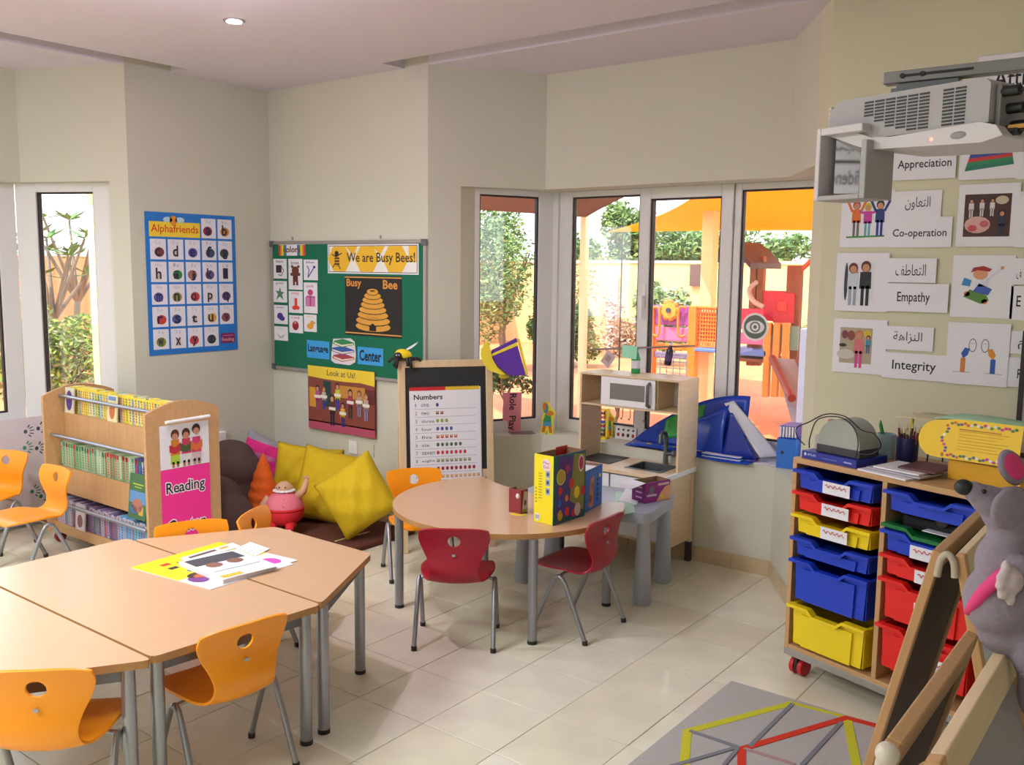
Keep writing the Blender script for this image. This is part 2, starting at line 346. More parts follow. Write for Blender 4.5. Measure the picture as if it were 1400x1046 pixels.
# left bay
E1 = e0 + Vector((-.047, .09)); E2 = Vector((-6.11, 2.80)); E3 = (-6.11, .86)
w4 = struct(MB().prism([tuple(E2), tuple(E1), (E1.x, E1.y + .02), (E2.x, E2.y + .02)], ZS, ZS + .012, 'frame').build('window_4'))
gl = lambda px: (atL(px, 320, tuple(E2), tuple(E1)).xy - E2).length
wunit(w4, tuple(E2), tuple(E1), ZS + .012, ZH + .01, (gl(51), gl(129), .68, 2.09))
w5 = struct(MB().box((-6.16, .86, ZS), (-6.11, 2.8, ZS + .012), 'frame').build('window_5'))
yy = atX(3, 400, -6.11).y
wunit(w5, (-6.11, 1.9), (-6.11, 2.8), ZS + .012, ZH + .01, (.08, yy - 1.9, .70, 2.09)); wunit(w5, (-6.11, .86), (-6.11, 1.898), ZS + .012, ZH + .01, (.06, .96, .70, 2.09))
# ------------------------------------------------------------------ ceiling downlights
def downlight(x, y, label, e=10, r=.036, glow='#fff4e6', power=60, group=None):
    t = T('ceiling_downlight', label, 'light', (x, y, HC), group=group)
    MB().lathe([(r * 1.05, -.006), (r * 1.45, -.004), (r * 1.45, 0)], 'alu', n=24).build('bezel', t, smooth=40)
    MB().lathe([(.001, -.008), (r, -.0075), (r, -.0065)], mat(glow, noise=0, emit=power), n=20).build('bulb', t)
    l = lamp('SPOT', (0, 0, -.03), e, (1, .93, .85), spot_size=2.3, spot_blend=.8, shadow_soft_size=.04); l.name = 'lamp_light'; l.parent = t
    return t
dl = at(320, 28, HC)
downlight(dl.x, dl.y, 'small round ceiling downlight shining above the alphabet poster wall', 14)
dl = at(228, -62, HC); downlight(dl.x, dl.y, 'round ceiling downlight just outside the top edge of the picture', 16, .05, '#e9ccff', 60)
l2 = lamp('POINT', (dl.x, dl.y, HC - .10), 15, (.78, .68, 1), shadow_soft_size=.04)
downlight(-4.35, 3.70, 'round ceiling downlight over the green board', 8) if False else None
# ================================================================== TABLES
def tabletop(poly, z=.5, th=.024):
    b = MB(); n = len(poly); pts = []
    for i, p in enumerate(poly):                       # rounded corners
        p = Vector(p); a = (Vector(poly[i - 1]) - p); c = (Vector(poly[(i + 1) % n]) - p); r = min(.025, a.length * .4, c.length * .4); a = p + a.normalized() * r; c = p + c.normalized() * r
        for k in range(4):
            t = k / 3; pts.append(tuple(a * (1 - t) ** 2 + p * 2 * t * (1 - t) + c * t * t))
    return b.prism(pts, z - th, z, 'tabtop', 'tabedge')
def table(name, label, poly, legs, z=.5, group=None, apron=True, top=None, lr=.021):
    cx = sum(p[0] for p in poly) / len(poly); cy = sum(p[1] for p in poly) / len(poly)
    t = T(name, label, 'table', (cx, cy, 0), group=group)
    pl = [(x - cx, y - cy) for x, y in poly]
    (top or tabletop)(pl, z).build('tabletop', t, bev=.002)
    for x, y in legs:
        l = MB().cyl((x - cx, y - cy, .012), (x - cx, y - cy, z - .024), lr, 'metal', n=20).build('leg', t, smooth=40)
        MB().cyl((x - cx, y - cy, 0), (x - cx, y - cy, .016), lr * 1.06, 'black', n=20).build('foot_cap', l, smooth=40)
    if apron:
        L = [Vector((x - cx, y - cy)) for x, y in legs]
        for a, c in zip(L, L[1:] + L[:1]):
            d = (c - a).normalized(); n = Vector((-d.y, d.x)) * .009; a = a + d * lr * .9; c = c - d * lr * .9
            MB().prism([tuple(a + n), tuple(c + n), tuple(c - n), tuple(a - n)], z - .066, z - .026, 'dmetal').build('under_rail', t)
    return t
x0, x1 = -3.60, -2.395
tr_up = [(x0 + .04, 2.045), (x1 + .012, 2.045), (-2.655, 2.545), (-3.265, 2.545)]
table('trapezoid_table', 'light wood trapezoid table under the far half of the magazines, by the brown floor mat', tr_up, [(-2.425, 2.085), (-2.685, 2.505), (-3.235, 2.505), (-3.50, 2.085)])
table('rectangular_table', 'light wood rectangular table in the middle of the joined group', [(x0, 1.435), (-2.425, 1.435), (-2.372, 2.035), (x0, 2.035)], [(-2.47, 1.475), (-2.412, 1.995), (-3.56, 1.995), (-3.56, 1.475)])
table('trapezoid_table', 'light wood trapezoid table nearest the camera, at the lower left corner', [(x0, 1.425), (-2.70, .93), (-3.30, .93), (-2.412, 1.425)][0:1] + [(-3.30, .93), (-2.72, .93), (-2.408, 1.425)], [(-3.53, 1.385), (-3.275, .97), (-2.745, .97), (-2.475, 1.385)])
# kidney shaped activity table
def kidney():
    c = Vector((-2.745, 3.565)); R = .572; pts = []
    a0, a1 = math.radians(142), math.radians(398)
    for i in range(49):
        a = a0 + (a1 - a0) * i / 48; pts.append((c.x + R * math.cos(a), c.y + R * math.sin(a)))
    A = Vector(pts[-1]); B = Vector(pts[0]); mid = (A + B) / 2; out = Vector((.0, 1)) 
    for i in range(1, 16):
        t = i / 16; p = A * (1 - t) + B * t; pts.append(tuple(p - out * .13 * math.sin(PI * t) ** .8))
    return pts
kp = kidney()
def plain_top(poly, z): return MB().prism(poly, z - .024, z, 'tabtop', 'tabedge')
table('kidney_table', 'rounded kidney shaped activity table with wood top and grey tube legs', kp, [(-2.316, 3.19), (-2.31, 3.80), (-3.07, 3.78), (-3.083, 3.138)], top=plain_top, apron=False)
# ================================================================== CHAIRS
def shell_mesh(m):
    prof = [(.185, .288), (.178, .302), (.150, .309), (.08, .306), (.0, .300), (-.07, .294), (-.112, .299), (-.136, .325), (-.142, .365), (-.134, .41), (-.130, .455), (-.136, .50), (-.150, .548)]
    wid = [.095, .125, .150, .166, .162, .142, .120, .108, .105, .118, .140, .154, .149]
    cur = [0, .0, .004, .010, .018, .026, .026, .016, .010, .012, .014, .014, .012]
    import bisect
    ds = [0]
    for a, c in zip(prof, prof[1:]): ds.append(ds[-1] + math.hypot(a[0] - c[0], a[1] - c[1]))
    L = ds[-1]
    def cat(arr, s):
        i = min(max(bisect.bisect_right(ds, s) - 1, 0), len(ds) - 2); t = (s - ds[i]) / (ds[i + 1] - ds[i])
        g = lambda k: arr[min(max(k, 0), len(arr) - 1)]
        p0, p1, p2, p3 = g(i - 1), g(i), g(i + 1), g(i + 2)
        return .5 * ((2 * p1) + (-p0 + p2) * t + (2 * p0 - 5 * p1 + 4 * p2 - p3) * t * t + (-p0 + 3 * p1 - 3 * p2 + p3) * t ** 3)
    ys = [p[0] for p in prof]; zs = [p[1] for p in prof]
    NS, NT = 60, 34; sh = L - .062; hr, hw = .026, .028
    P = {}
    for j in range(NS + 1):
        for i in range(NT + 1):
            s = L * j / NS; t = -1 + 2 * i / NT; w = cat(wid, s)
            if s < .03: w *= .8 + .2 * (s / .03) ** .5
            x = t * w
            e = math.hypot(x / hw, (s - sh) / hr)
            if e < 1.0 and e > .05: x, s = x / e, sh + (s - sh) / e
            P[i, j] = [x, s, e, t]
    b = MB(); idx = {}; vs = []; fs = []
    for k, (x, s, e, t) in P.items():
        idx[k] = len(vs); y, z, c = cat(ys, s), cat(zs, s), cat(cur, s); w = max(cat(wid, s), .01); q = (x / w) ** 2
        bk = min(max((s - .33 * L) / (.25 * L), 0), 1)
        vs.append((x, y + c * q * bk - (1 - bk) * 0, z + c * q * (1 - bk) + (0 if s < L * .9 else -.012 * q * q * (s - L * .9) / (L * .1))))
    for j in range(NS):
        for i in range(NT):
            cs = [(i, j), (i + 1, j), (i + 1, j + 1), (i, j + 1)]
            if all(P[c][2] < 1.0 for c in cs): continue
            fs.append(tuple(idx[c] for c in cs))
    b.add(vs, fs, m); me = b.mesh('shell')
    o = bpy.data.objects.new('tmp', me); COL.objects.link(o); md = o.modifiers.new('s', 'SOLIDIFY'); md.thickness = .009; md.offset = 0
    md = o.modifiers.new('b', 'BEVEL'); md.width = .0035; md.segments = 2; md.limit_method = 'ANGLE'; md.angle_limit = .9
    bpy.context.view_layer.update(); me2 = bpy.data.meshes.new_from_object(o.evaluated_get(bpy.context.evaluated_depsgraph_get())); me2.name = 'shell'
    bpy.data.objects.remove(o); me2.shade_smooth(); me2.set_sharp_from_angle(angle=.9); return me2
def chair(m, label, group):
    t = T('school_chair', label, 'chair', group=group)
    o = bpy.data.objects.new('shell', shell_mesh(m)); COL.objects.link(o); o.parent = t
    MB().box((-.007, -.003, 0), (.007, .003, .008), 'mgrey').build('rivet', t, loc=(0, -.1445, .425))
    for s in (-1, 1):
        pr = [(s * .172, -.142, .012), (s * .170, -.075, .16), (s * .168, -.03, .252), (s * .168, -.015, .274), (s * .168, .004, .283), (s * .168, .023, .274), (s * .168, .038, .252), (s * .170, .08, .16), (s * .172, .142, .012)]
        mid = 4
        for part, pts in (('leg', pr[:mid + 1]), ('leg', pr[mid:])):
            l = MB().tube(pts, .0105, 'metal', 10).build(part, t, smooth=60)
            e = pts[0] if part == 'leg' and pts[0][2] < .05 else pts[-1]
            MB().cyl((e[0], e[1], 0), (e[0], e[1] * .985, .02), .0125, 'rubber', n=12).build('foot_cap', l, smooth=40)
        MB().tube([(s * .168, .004, .280), (s * .13, .004, .287), (s * .08, .004, .288)], .008, 'metal', 8).build('seat_bracket', t, smooth=60)
    return t
og = 'orange plastic school chairs'; rg = 'red plastic school chairs'
protos = {'o': None, 'r': None}
def place(kind, c, fwd, label):
    if protos[kind] is None: protos[kind] = chair(M['orange' if kind == 'o' else 'red'], label, og if kind == 'o' else rg); o = protos[kind]
    else: o = copy_tree(protos[kind]); o['label'] = label
    o.location = (c[0], c[1], 0); o.rotation_euler = (0, 0, math.atan2(fwd[1], fwd[0]) - PI / 2); return o
place('r', (-2.61, 3.02), (-.575, .818), 'red plastic chair with its back to the camera, in front of the kidney table')
place('r', (-2.268, 3.49), (-1, -.02), 'red chair seen from the side at the right of the kidney table')
place('o', (-3.37, 3.58), (.81, -.58), 'orange chair tucked behind the left end of the kidney table')
place('o', (-2.475, 1.715), (-.993, .117), 'orange chair with its back turned, tucked under the right edge of the rectangular table')
place('o', (-2.60, 1.232), (-.697, .716), 'orange chair at the lower left corner of the picture, back towards the camera')
place('o', (-3.353, 2.205), (.9, -.43), 'orange chair behind the rectangular table, in front of the pink Reading sign')
place('o', (-3.30, 2.604), (.884, .467), 'orange chair with only its backrest showing, in front of the doll on the mat')
place('o', (-5.0, 2.3), (0.02, -1), 'orange chair standing free in front of the book rack, facing left')
place('o', (-5.60, 2.34), (.42, -.9), 'orange chair cut off by the left edge, in front of the white handprint sheet')
# ================================================================== magazines on the table
def on_plane(pxs, z): return [at(x, y, z) for x, y in pxs]
def laid(name, label, cat, px, z, th, col, group=None):     # flat thing on a level plane from its four picture corners: near-left origin, u, v order
    p = on_plane(px, z + th); o = (p[0] + p[1] + p[2] + p[3]) / 4
    b = MB(); base = [Vector((q.x - o.x, q.y - o.y, 0)) for q in p]
    b.prism([(q.x, q.y) for q in base], 0, th, col); r = b.build(name); r.location = (o.x, o.y, z); tag(r, label, cat, group)
    u = base[1] - base[0]; v = base[3] - base[0]; pr = Pr(1, 1)
    pr.X = Matrix(((u.x, v.x, 0, base[0].x), (u.y, v.y, 0, base[0].y), (0, 0, 1, 0), (0, 0, 0, 1))); pr.z = th + .0004; return r, pr
r, p = laid('magazine', 'large open yellow and white poster lying flat under the book on the tables', 'poster', [(178, 776), (288, 806), (402, 771), (300, 741)], .5, .002, 'paper')
p.rect(0, 0, .62, 1, '#f3d516'); p.up(); p.rect(.62, 0, 1, 1, '#f1f1f4'); p.up()
for x, y, c in ((.15, .18, '#c23b22'), (.28, .16, '#333333'), (.35, .4, '#2f7a2f'), (.2, .32, '#c23b22'), (.45, .22, '#2c4f9e'), (.3, .55, '#7a2f2f'), (.42, .4, '#8a5a1c'), (.12, .5, '#333333')): p.rect(x, y, x + .06, y + .09, c)
for x, y, c in ((.72, .12, '#7b3e8c'), (.8, .3, '#8bbf3a'), (.82, .5, '#88a8c4'), (.83, .68, '#c032b0'), (.83, .84, '#d24fbf')): p.oval(x, y, .1, .08, c)
p.up(); p.oval(.62, .2, .07, .1, '#3a2a22'); p.up(); p.oval(.66, .2, .05, .07, '#c0603c'); p.build('printed_picture', r)
r, p = laid('book', 'thick white book with two faces on its cover, on top of the poster', 'book', [(244, 768), (305, 793), (378, 772), (322, 751)], .503, .016, 'paper')
p.rect(.02, .02, .98, .98, '#eceff4'); p.up(); p.rect(.05, .05, .35, .9, '#4a4a50'); p.up(); p.oval(.42, .3, .1, .13, '#8a6050'); p.oval(.42, .66, .1, .13, '#8a6050'); p.rect(.85, .05, .95, .4, '#e6b63a'); p.rect(.66, .1, .69, .9, '#99aaaa'); p.build('printed_picture', r)
r, p = laid('leaflet', 'white patterned leaflet lying beyond the book at its far corner', 'paper', [(322, 750), (350, 760), (369, 750), (342, 741)], .503, .002, 'paper')
for i in range(14): p.rect(.1 + (i % 4) * .22, .1 + (i // 4) * .22, .16 + (i % 4) * .22, .15 + (i // 4) * .22, '#7fa3b8')
p.build('printed_picture', r)
r, p = laid('magazine', 'thin open magazine with brown and white pages behind the thick book', 'magazine', [(246, 763), (256, 767), (330, 747), (318, 742)], .503, .003, 'paper')
p.rect(.3, .1, .7, .6, '#6c5348'); p.oval(.5, .75, .2, .1, '#d8a23a'); p.build('printed_picture', r)
# ================================================================== boxes on the kidney table
def carton(name, label, mw, w, d, h, cols, open_top=True, inside='#8a6a4a', group=None):
    """w along local x (front), d depth along +y; walls 3 mm"""
    t = T(name, label, 'box', mw=mw, group=group); th = .003
    b = MB(); fr, rt, bk, lf = cols
    b.box((0, 0, 0), (w, th, h), ink(fr)); b.box((0, d - th, 0), (w, d, h), ink(bk)); b.box((0, th, 0), (th, d - th, h), ink(lf)); b.box((w - th, th, 0), (w, d - th, h), ink(rt)); b.box((th, th, 0), (w - th, d - th, th), ink(inside))
    if not open_top: b.box((th, th, h - th), (w - th, d - th, h), ink(fr))
    else:
        e = th + .0006; b.box((e, e, th), (w - e, e + .001, h), ink(inside)); b.box((e, d - e - .001, th), (w - e, d - e, h), ink(inside)); b.box((w - e - .001, e, th), (w - e, d - e, h), ink(inside)); b.box((e, e, th), (e + .001, d - e, h), ink(inside))
    b.build('carton', t)
    return t
def face(parent, mwl, w, h): return Pr(w, h), mwl
# tall toy box: left narrow yellow side, right wide picture side
A = at(726, 713, .5); B = at(756, 719, .5); C = at(797, 706, .5)
u = (B - A); wv = (C - B); wd = u.length; ln = wv.length
dirx = Vector((wv.x, wv.y, 0)).normalized(); perp = Vector((-dirx.y, dirx.x, 0))
if perp.dot(A - B) < 0: perp = -perp
mw = frm((B.x, B.y, .501), dirx, (perp.x, perp.y, 0)); ln, wd, hh = .235, .115, .315
t = carton('toy_box', 'tall open cardboard toy box, yellow side and colourful picture side, on the kidney table', mw, ln, wd, hh, ('#2a5d66', '#c8202c', '#d4b818', '#f4e21c'))
p = Pr(ln, hh); p.X = Matrix(((1, 0, 0, 0), (0, 0, -1, 0), (0, 1, 0, 0), (0, 0, 0, 1))) @ Matrix.Diagonal((ln, hh, 1, 1))
p.rect(0, 0, 1, 1, '#1e5a5e'); p.up(); p.poly([(.08, .1), (.9, .02), (.95, .95), (.12, .98)], '#4a3f86'); p.up(); p.poly([(.5, .3), (.95, .1), (.97, .95), (.62, .98)], '#8c8a3c'); p.up()
p.oval(.22, .68, .14, .12, '#d9c24a'); p.up(); p.oval(.22, .68, .11, .095, '#b9a23a'); p.oval(.85, .82, .09, .13, '#e8d6dc'); p.up(); p.oval(.85, .82, .07, .1, '#c22a4c'); p.oval(.38, .86, .2, .1, '#5b2a78')
for x, y, c, r_ in ((.2, .48, '#d8322a', .06), (.55, .55, '#d8322a', .08), (.42, .78, '#a0306c', .07), (.18, .3, '#3b63c4', .06), (.4, .35, '#e07a2a', .05), (.42, .15, '#d8322a', .07), (.72, .4, '#e8cf2a', .09), (.62, .1, '#c42a3c', .06), (.2, .12, '#c8a42a', .08), (.75, .14, '#c8b8a8', .1), (.92, .4, '#d8222a', .07), (.3, .2, '#5a3c9a', .07)): p.up(.00005); p.oval(x, y, r_, r_, c)
p.build('printed_picture', t)
p = Pr(wd, hh); p.X = Matrix(((0, 0, -1, 0), (-1, 0, 0, wd), (0, 1, 0, 0), (0, 0, 0, 1))) @ Matrix.Diagonal((wd, hh, 1, 1))
p.oval(.62, .86, .22, .09, '#e8d6dc'); p.up(); p.text('Play', .46, .865, .78, .91, '#c22a4c'); p.text('Doh', .48, .81, .76, .855, '#c22a4c')
for y in (.68, .56, .43): p.rect(.6, y, .82, y + .1, '#9fb0c8')
p.up()
for y in (.7, .58, .45): p.oval(.71, y + .03, .07, .03, '#4a4a6a')
for i in range(10): p.rect(.24, .72 - i * .04, .42, .735 - i * .04, '#b8a820')
for i in range(5): p.oval(.12, .5 - i * .05, .03, .012, '#5a6a20')
p.oval(.2, .08, .14, .06, '#e8e8e8'); p.up()
for i in range(6): p.rect(.1 + i * .035, .05, .115 + i * .035, .11, '#333333')
p.build('printed_side', t)
MB().box((.15, .109, hh - .03), (ln, .112, hh + .008), mat('#c8202c')).build('inner_flap', t)
# blue box of puzzles right behind
A = at(800, 702, .5); B = at(836, 682, .5)
d0 = Vector((B.x - A.x, B.y - A.y, 0)).normalized(); pp = Vector((-d0.y, d0.x, 0))
mw = frm((A.x + d0.x * .015, A.y, .501), d0, pp)
t = carton('toy_box', 'shorter blue cardboard toy box with papers inside, behind the tall yellow box', mw, .205, .10, .20, ('#2456a8', '#2a55a0', '#1f4a90', '#1c3f86'))
p = Pr(.205, .19); p.X = Matrix(((1, 0, 0, 0), (0, 0, -1, 0), (0, 1, 0, 0), (0, 0, 0, 1))) @ Matrix.Diagonal((.205, .19, 1, 1))
p.rect(.02, .02, .98, .98, '#2b62b4'); p.up(); p.poly([(.2, .1), (.45, .05), (.5, .85), (.3, .8)], '#c77a4a'); p.oval(.4, .6, .1, .12, '#d89a5a'); p.oval(.3, .3, .09, .1, '#9a3a3a'); p.up(); [p.oval(.71, .2 + .13 * k, .07, .05, '#1a2c6a') for k in range(5)]; p.oval(.85, .8, .06, .05, '#e8c83a'); p.build('printed_picture', t)
p = Pr(.1, .19); p.X = Matrix(((0, 0, -1, 0), (-1, 0, 0, .1), (0, 1, 0, 0), (0, 0, 0, 1))) @ Matrix.Diagonal((.1, .19, 1, 1))
p.oval(.4, .75, .2, .15, '#7a3c8a'); p.oval(.6, .3, .22, .18, '#8a3450'); p.oval(.3, .5, .1, .08, '#3b78c8'); p.build('printed_side', t)
o = MB().box((.006, .006, .165), (.199, .09, .1885), 'paper').build('stacked_papers'); o.matrix_world = mw; tag(o, 'white papers filling the top of the blue toy box', 'papers')
# small red packet and a yellow cut-out
A = at(712, 704, .5)
mw = frm((A.x, A.y, .501), dirx, perp)
t = carton('snack_box', 'small dark red cardboard box standing left of the tall yellow toy box', mw, .05, .075, .115, ('#7c2430', '#6a1c26', '#6a1c26', '#8c2c34'))
p = Pr(.05, .115); p.X = Matrix(((1, 0, 0, 0), (0, 0, -1, 0), (0, 1, 0, 0), (0, 0, 0, 1))) @ Matrix.Diagonal((.05, .115, 1, 1))
p.poly([(.15, .1), (.95, .05), (.95, .9), (.4, .95)], '#b9b3d2'); p.up(); p.oval(.6, .45, .18, .12, '#4a4a7c'); p.rect(.15, .08, .9, .2, '#8a9a3a'); p.build('printed_picture', t)
cpt = at(696, 702, .5); b = MB(); b.X = Matrix.Translation((cpt.x, cpt.y, .5)); b.prism([(0, 0), (.03, -.012), (.07, .0), (.085, .03), (.05, .045), (.02, .03)], 0, .003, mat('#e9d84a'))
tag(b.build('paper_cutout'), 'small yellow paper cut-out lying beside the dark red box', 'paper')
b = MB(); b.X = Matrix.Translation((A.x - .02, A.y + .012, .501)); b.ell((0, 0, .085), (.012, .02, .016), 'white').cyl((0, 0, 0), (0, 0, .075), .008, 'tred', .006); b.ell((.011, .006, .09), .004, 'black')
tag(b.build('toy_figure', smooth=50), 'tiny white and red toy figure leaning on the dark red box', 'toy')
# ================================================================== MAMMUT SIDE TABLE
t = T('side_table', 'chunky grey plastic children side table with tapered legs, in front of the play kitchen', 'table', (-2.557, 4.075, 0), math.radians(10.3))
def rpoly(c, r, n=6):
    out = []; N = len(c)
    for i, p in enumerate(c):
        p = Vector(p); a = Vector(c[i - 1]) - p; d = Vector(c[(i + 1) % N]) - p; a = p + a.normalized() * r; d = p + d.normalized() * r
        for k in range(n + 1): q = k / n; out.append(tuple(a * (1 - q) ** 2 + p * 2 * q * (1 - q) + d * q * q))
    return out
MB().prism(rpoly([(-.375, -.25), (.375, -.25), (.375, .215), (-.375, .215)], .07), .415, .468, 'mgrey').build('tabletop', t, bev=.008, smooth=40)
for x, y in ((-.325, -.195), (.34, -.205), (.325, .165), (-.325, .165)):
    MB().lathe([(.043, 0), (.047, .01), (.03, .40), (.03, .418)], 'mgrey', (x, y, 0), 22).build('leg', t, smooth=40)
# purple cat food box and papers on it
A = at(882, 689, .468); B = at(919, 682, .468)
dx = Vector((B.x - A.x, B.y - A.y, 0)).normalized(); pp = Vector((-dx.y, dx.x, 0)); mw = frm((A.x, A.y, .469), dx, pp)
t = carton('cat_food_box', 'open purple and peach cardboard box reading whiskas on the grey side table', mw, .175, .10, .105, ('#8c1f7c', '#7c1a6c', '#8a6a4c', '#74186a'))
p = Pr(.175, .105); p.X = Matrix(((1, 0, 0, 0), (0, 0, -1, 0), (0, 1, 0, 0), (0, 0, 0, 1))) @ Matrix.Diagonal((.175, .105, 1, 1))
p.poly([(.45, .02), (.99, .02), (.99, .75), (.8, .7), (.6, .4)], '#e0a070'); p.up(); p.text('whiskas', .05, .3, .45, .45, '#f0e8f0', .02); p.oval(.25, .62, .1, .17, '#6a6a72'); p.poly([(.17, .72), (.2, .86), (.24, .76)], '#6a6a72'); p.poly([(.26, .76), (.31, .86), (.33, .72)], '#6a6a72'); p.rect(.5, .78, .95, .9, '#d8b0a8'); p.oval(.66, .25, .07, .12, '#d8c84a'); p.build('printed_picture', t)
p = Pr(.1, .105); p.X = Matrix(((0, 0, -1, 0), (-1, 0, 0, .1), (0, 1, 0, 0), (0, 0, 0, 1))) @ Matrix.Diagonal((.1, .105, 1, 1))
for y in (.7, .45, .2): p.rect(.3, y, .75, y + .08, '#cfa0c4')
p.oval(.5, .88, .2, .08, '#554a5a'); p.build('printed_side', t)
q = MB().add([(0, 0, .105), (0, .1, .105), (-.10, .1, .088), (-.10, 0, .088), (0, 0, .107), (0, .1, .107), (-.10, .1, .09), (-.10, 0, .09)], [(3, 2, 1, 0), (4, 5, 6, 7), (0, 1, 5, 4), (2, 3, 7, 6), (1, 2, 6, 5), (3, 0, 4, 7)], 'paper').build('flap', t)
r, p = laid('paper_sheet', 'pale green paper lying on the grey side table behind the purple box', 'paper', [(840, 706), (868, 700), (866, 676), (842, 672)], .4685, .002, mat('#b4d8c0'))
r, p = laid('paper_sheet', 'white paper lying on the pale green one on the grey side table', 'paper', [(846, 684), (870, 690), (880, 672), (856, 667)], .471, .002, 'paper')
# ================================================================== PLAY KITCHEN
t = T('play_kitchen', 'birch toy kitchen with white microwave door and dark sink, below the bay window', 'toy kitchen', (-2.66, 4.55, 0))
def K(x, y, z): return (x + 2.66, y - 4.55, z)
def kb(a, c, m, name, bev=.002, par=None): return MB().box(K(*a), K(*c), m).build(name, par or t, bev=bev)
X0, X1 = -3.005, -2.31; yf, yb = 4.375, 4.722; zc = .545
for x, y in ((X0, yf), (X1 - .03, yf), (X0, yb - .03), (X1 - .03, yb - .03)):
    l = kb((x, y, .10), (x + .03, y + .03, zc - .02), 'birch', 'leg'); kb((x - .001, y - .001, 0), (x + .031, y + .031, .115), 'dpurple', 'foot', par=l)
kb((X1 - .022, yf + .03, .13), (X1 - .006, yb - .03, zc - .02), 'birch', 'side_panel'); kb((X0 + .006, yf + .03, .13), (X0 + .022, yb - .03, zc - .02), 'birch', 'side_panel')
kb((X0 + .03, yb - .018, .13), (X1 - .03, yb - .008, zc - .02), 'white', 'back_panel')
kb((X0 + .03, yf + .02, .16), (X1 - .03, yb - .02, .175), 'birch', 'shelf')
dr = kb((X0 + .034, yf + .004, .18), (-2.665, yf + .02, zc - .03), 'white', 'door'); MB().tube([K(-2.70, yf + .004, .42), K(-2.70, yf - .02, .41), K(-2.70, yf - .02, .33), K(-2.70, yf + .004, .32)], .008, 'dmetal').build('handle', dr, smooth=50)
dr = kb((-2.655, yf + .004, .18), (X1 - .034, yf + .02, zc - .03), 'white', 'door'); MB().tube([K(-2.62, yf + .004, .42), K(-2.62, yf - .02, .41), K(-2.62, yf - .02, .33), K(-2.62, yf + .004, .32)], .008, 'dmetal').build('handle', dr, smooth=50)
b = MB(); sx0, sx1, sy0, sy1 = -2.60, -2.39, 4.46, 4.655
for a, c in (((X0 - .008, yf - .01), (sx0, yb)), ((sx1, yf - .01), (X1 + .008, yb)), ((sx0, yf - .01), (sx1, sy0)), ((sx0, sy1), (sx1, yb))): b.box(K(*a, zc - .02), K(*c, zc), 'birch')
b.build('worktop', t)
kb((X1 - .004, yf - .012, zc - .022), (X1 + .012, yb, zc + .003), 'white', 'edge_strip')
b = MB(); b.ring(sx0 + 2.66 - .01, sy0 - 4.55 - .01, sx1 + 2.66 + .01, sy1 - 4.55 + .01, .014, zc, zc + .004, 'dmetal')
b.ring(sx0 + 2.66, sy0 - 4.55, sx1 + 2.66, sy1 - 4.55, .004, zc - .07, zc, 'dmetal').box(K(sx0, sy0, zc - .075), K(sx1, sy1, zc - .07), 'dmetal').build('sink', t)
kb((-2.955, 4.47, zc), (-2.72, 4.70, zc + .004), 'black', 'hob', .002)
b = MB(); fx, fy = -2.475, 4.685; b.cyl(K(fx, fy, zc), K(fx, fy, zc + .10), .016, 'dmetal', .013); b.tube([K(fx, fy, zc + .09), K(fx, fy, zc + .16), K(fx, fy - .012, zc + .185), K(fx, fy - .04, zc + .19), K(fx - .005, fy - .06, zc + .175), K(fx - .005, fy - .062, zc + .13)], .012, 'dmetal', 10)
b.cyl(K(fx, fy, zc + .06), K(fx + .05, fy - .01, zc + .07), .012, 'dmetal').ell(K(fx + .055, fy - .01, zc + .07), .018, 'dmetal'); b.build('tap', t, smooth=50)
# upper unit
ux0, ux1, uy0, uy1, zt_, zs_ = -2.95, -2.30, 4.50, 4.722, 1.045, .87
kb((ux0, uy0, zc), (ux0 + .014, uy1, zt_), 'birch', 'side_panel'); kb((ux1 - .014, uy0, zc), (ux1, uy1, zt_), 'birch', 'side_panel')
kb((ux0, uy0, zt_), (ux1, uy1, zt_ + .012), 'birch', 'top_panel'); kb((ux0 + .014, uy0, zs_), (ux1 - .014, uy1, zs_ + .010), 'birch', 'shelf')
kb((-2.812, uy0 + .02, zs_ + .01), (-2.802, uy1 - .012, zt_), 'birch', 'divider'); kb((-2.458, uy0 + .02, zs_ + .01), (-2.448, uy1 - .012, zt_), 'birch', 'divider')
kb((ux0 + .014, uy1 - .008, zs_ + .01), (ux1 - .014, uy1, zt_), 'white', 'back_panel')
xm0, xm1 = -2.805, -2.455
b = MB(); b.X = Matrix(((1, 0, 0, xm0 + 2.66), (0, 0, -1, uy0 - 4.55 + .014), (0, 1, 0, zs_ + .012), (0, 0, 0, 1)))
b.ring(0, 0, xm1 - xm0, zt_ - zs_ - .014, (.06, .065, .035, .035), 0, .014, 'white')
dr = b.build('microwave_door', t, bev=.002)
MB().box(K(xm0 + .06, uy0 + .006, zs_ + .047), K(xm1 - .065, uy0 + .009, zt_ - .037), mat('#77756f', .15, noise=0)).build('window', dr)
MB().tube([K(xm1 - .035, uy0 + .002, zt_ - .02), K(xm1 - .035, uy0 - .022, zt_ - .03), K(xm1 - .035, uy0 - .025, zt_ - .09), K(xm1 - .035, uy0 - .022, zs_ + .035), K(xm1 - .035, uy0 + .002, zs_ + .025)], .010, 'dmetal', 8).build('handle', dr, smooth=50)
b = MB()
for x in (-2.70, -2.675, -2.625, -2.53): b.tube([K(x, uy0 + .03, zs_), K(x, uy0 + .03, zs_ - .05), K(x, uy0 + .018, zs_ - .065), K(x, uy0 + .005, zs_ - .055)], .0022, 'black', 5)
b.build('utensil_hook', t); 
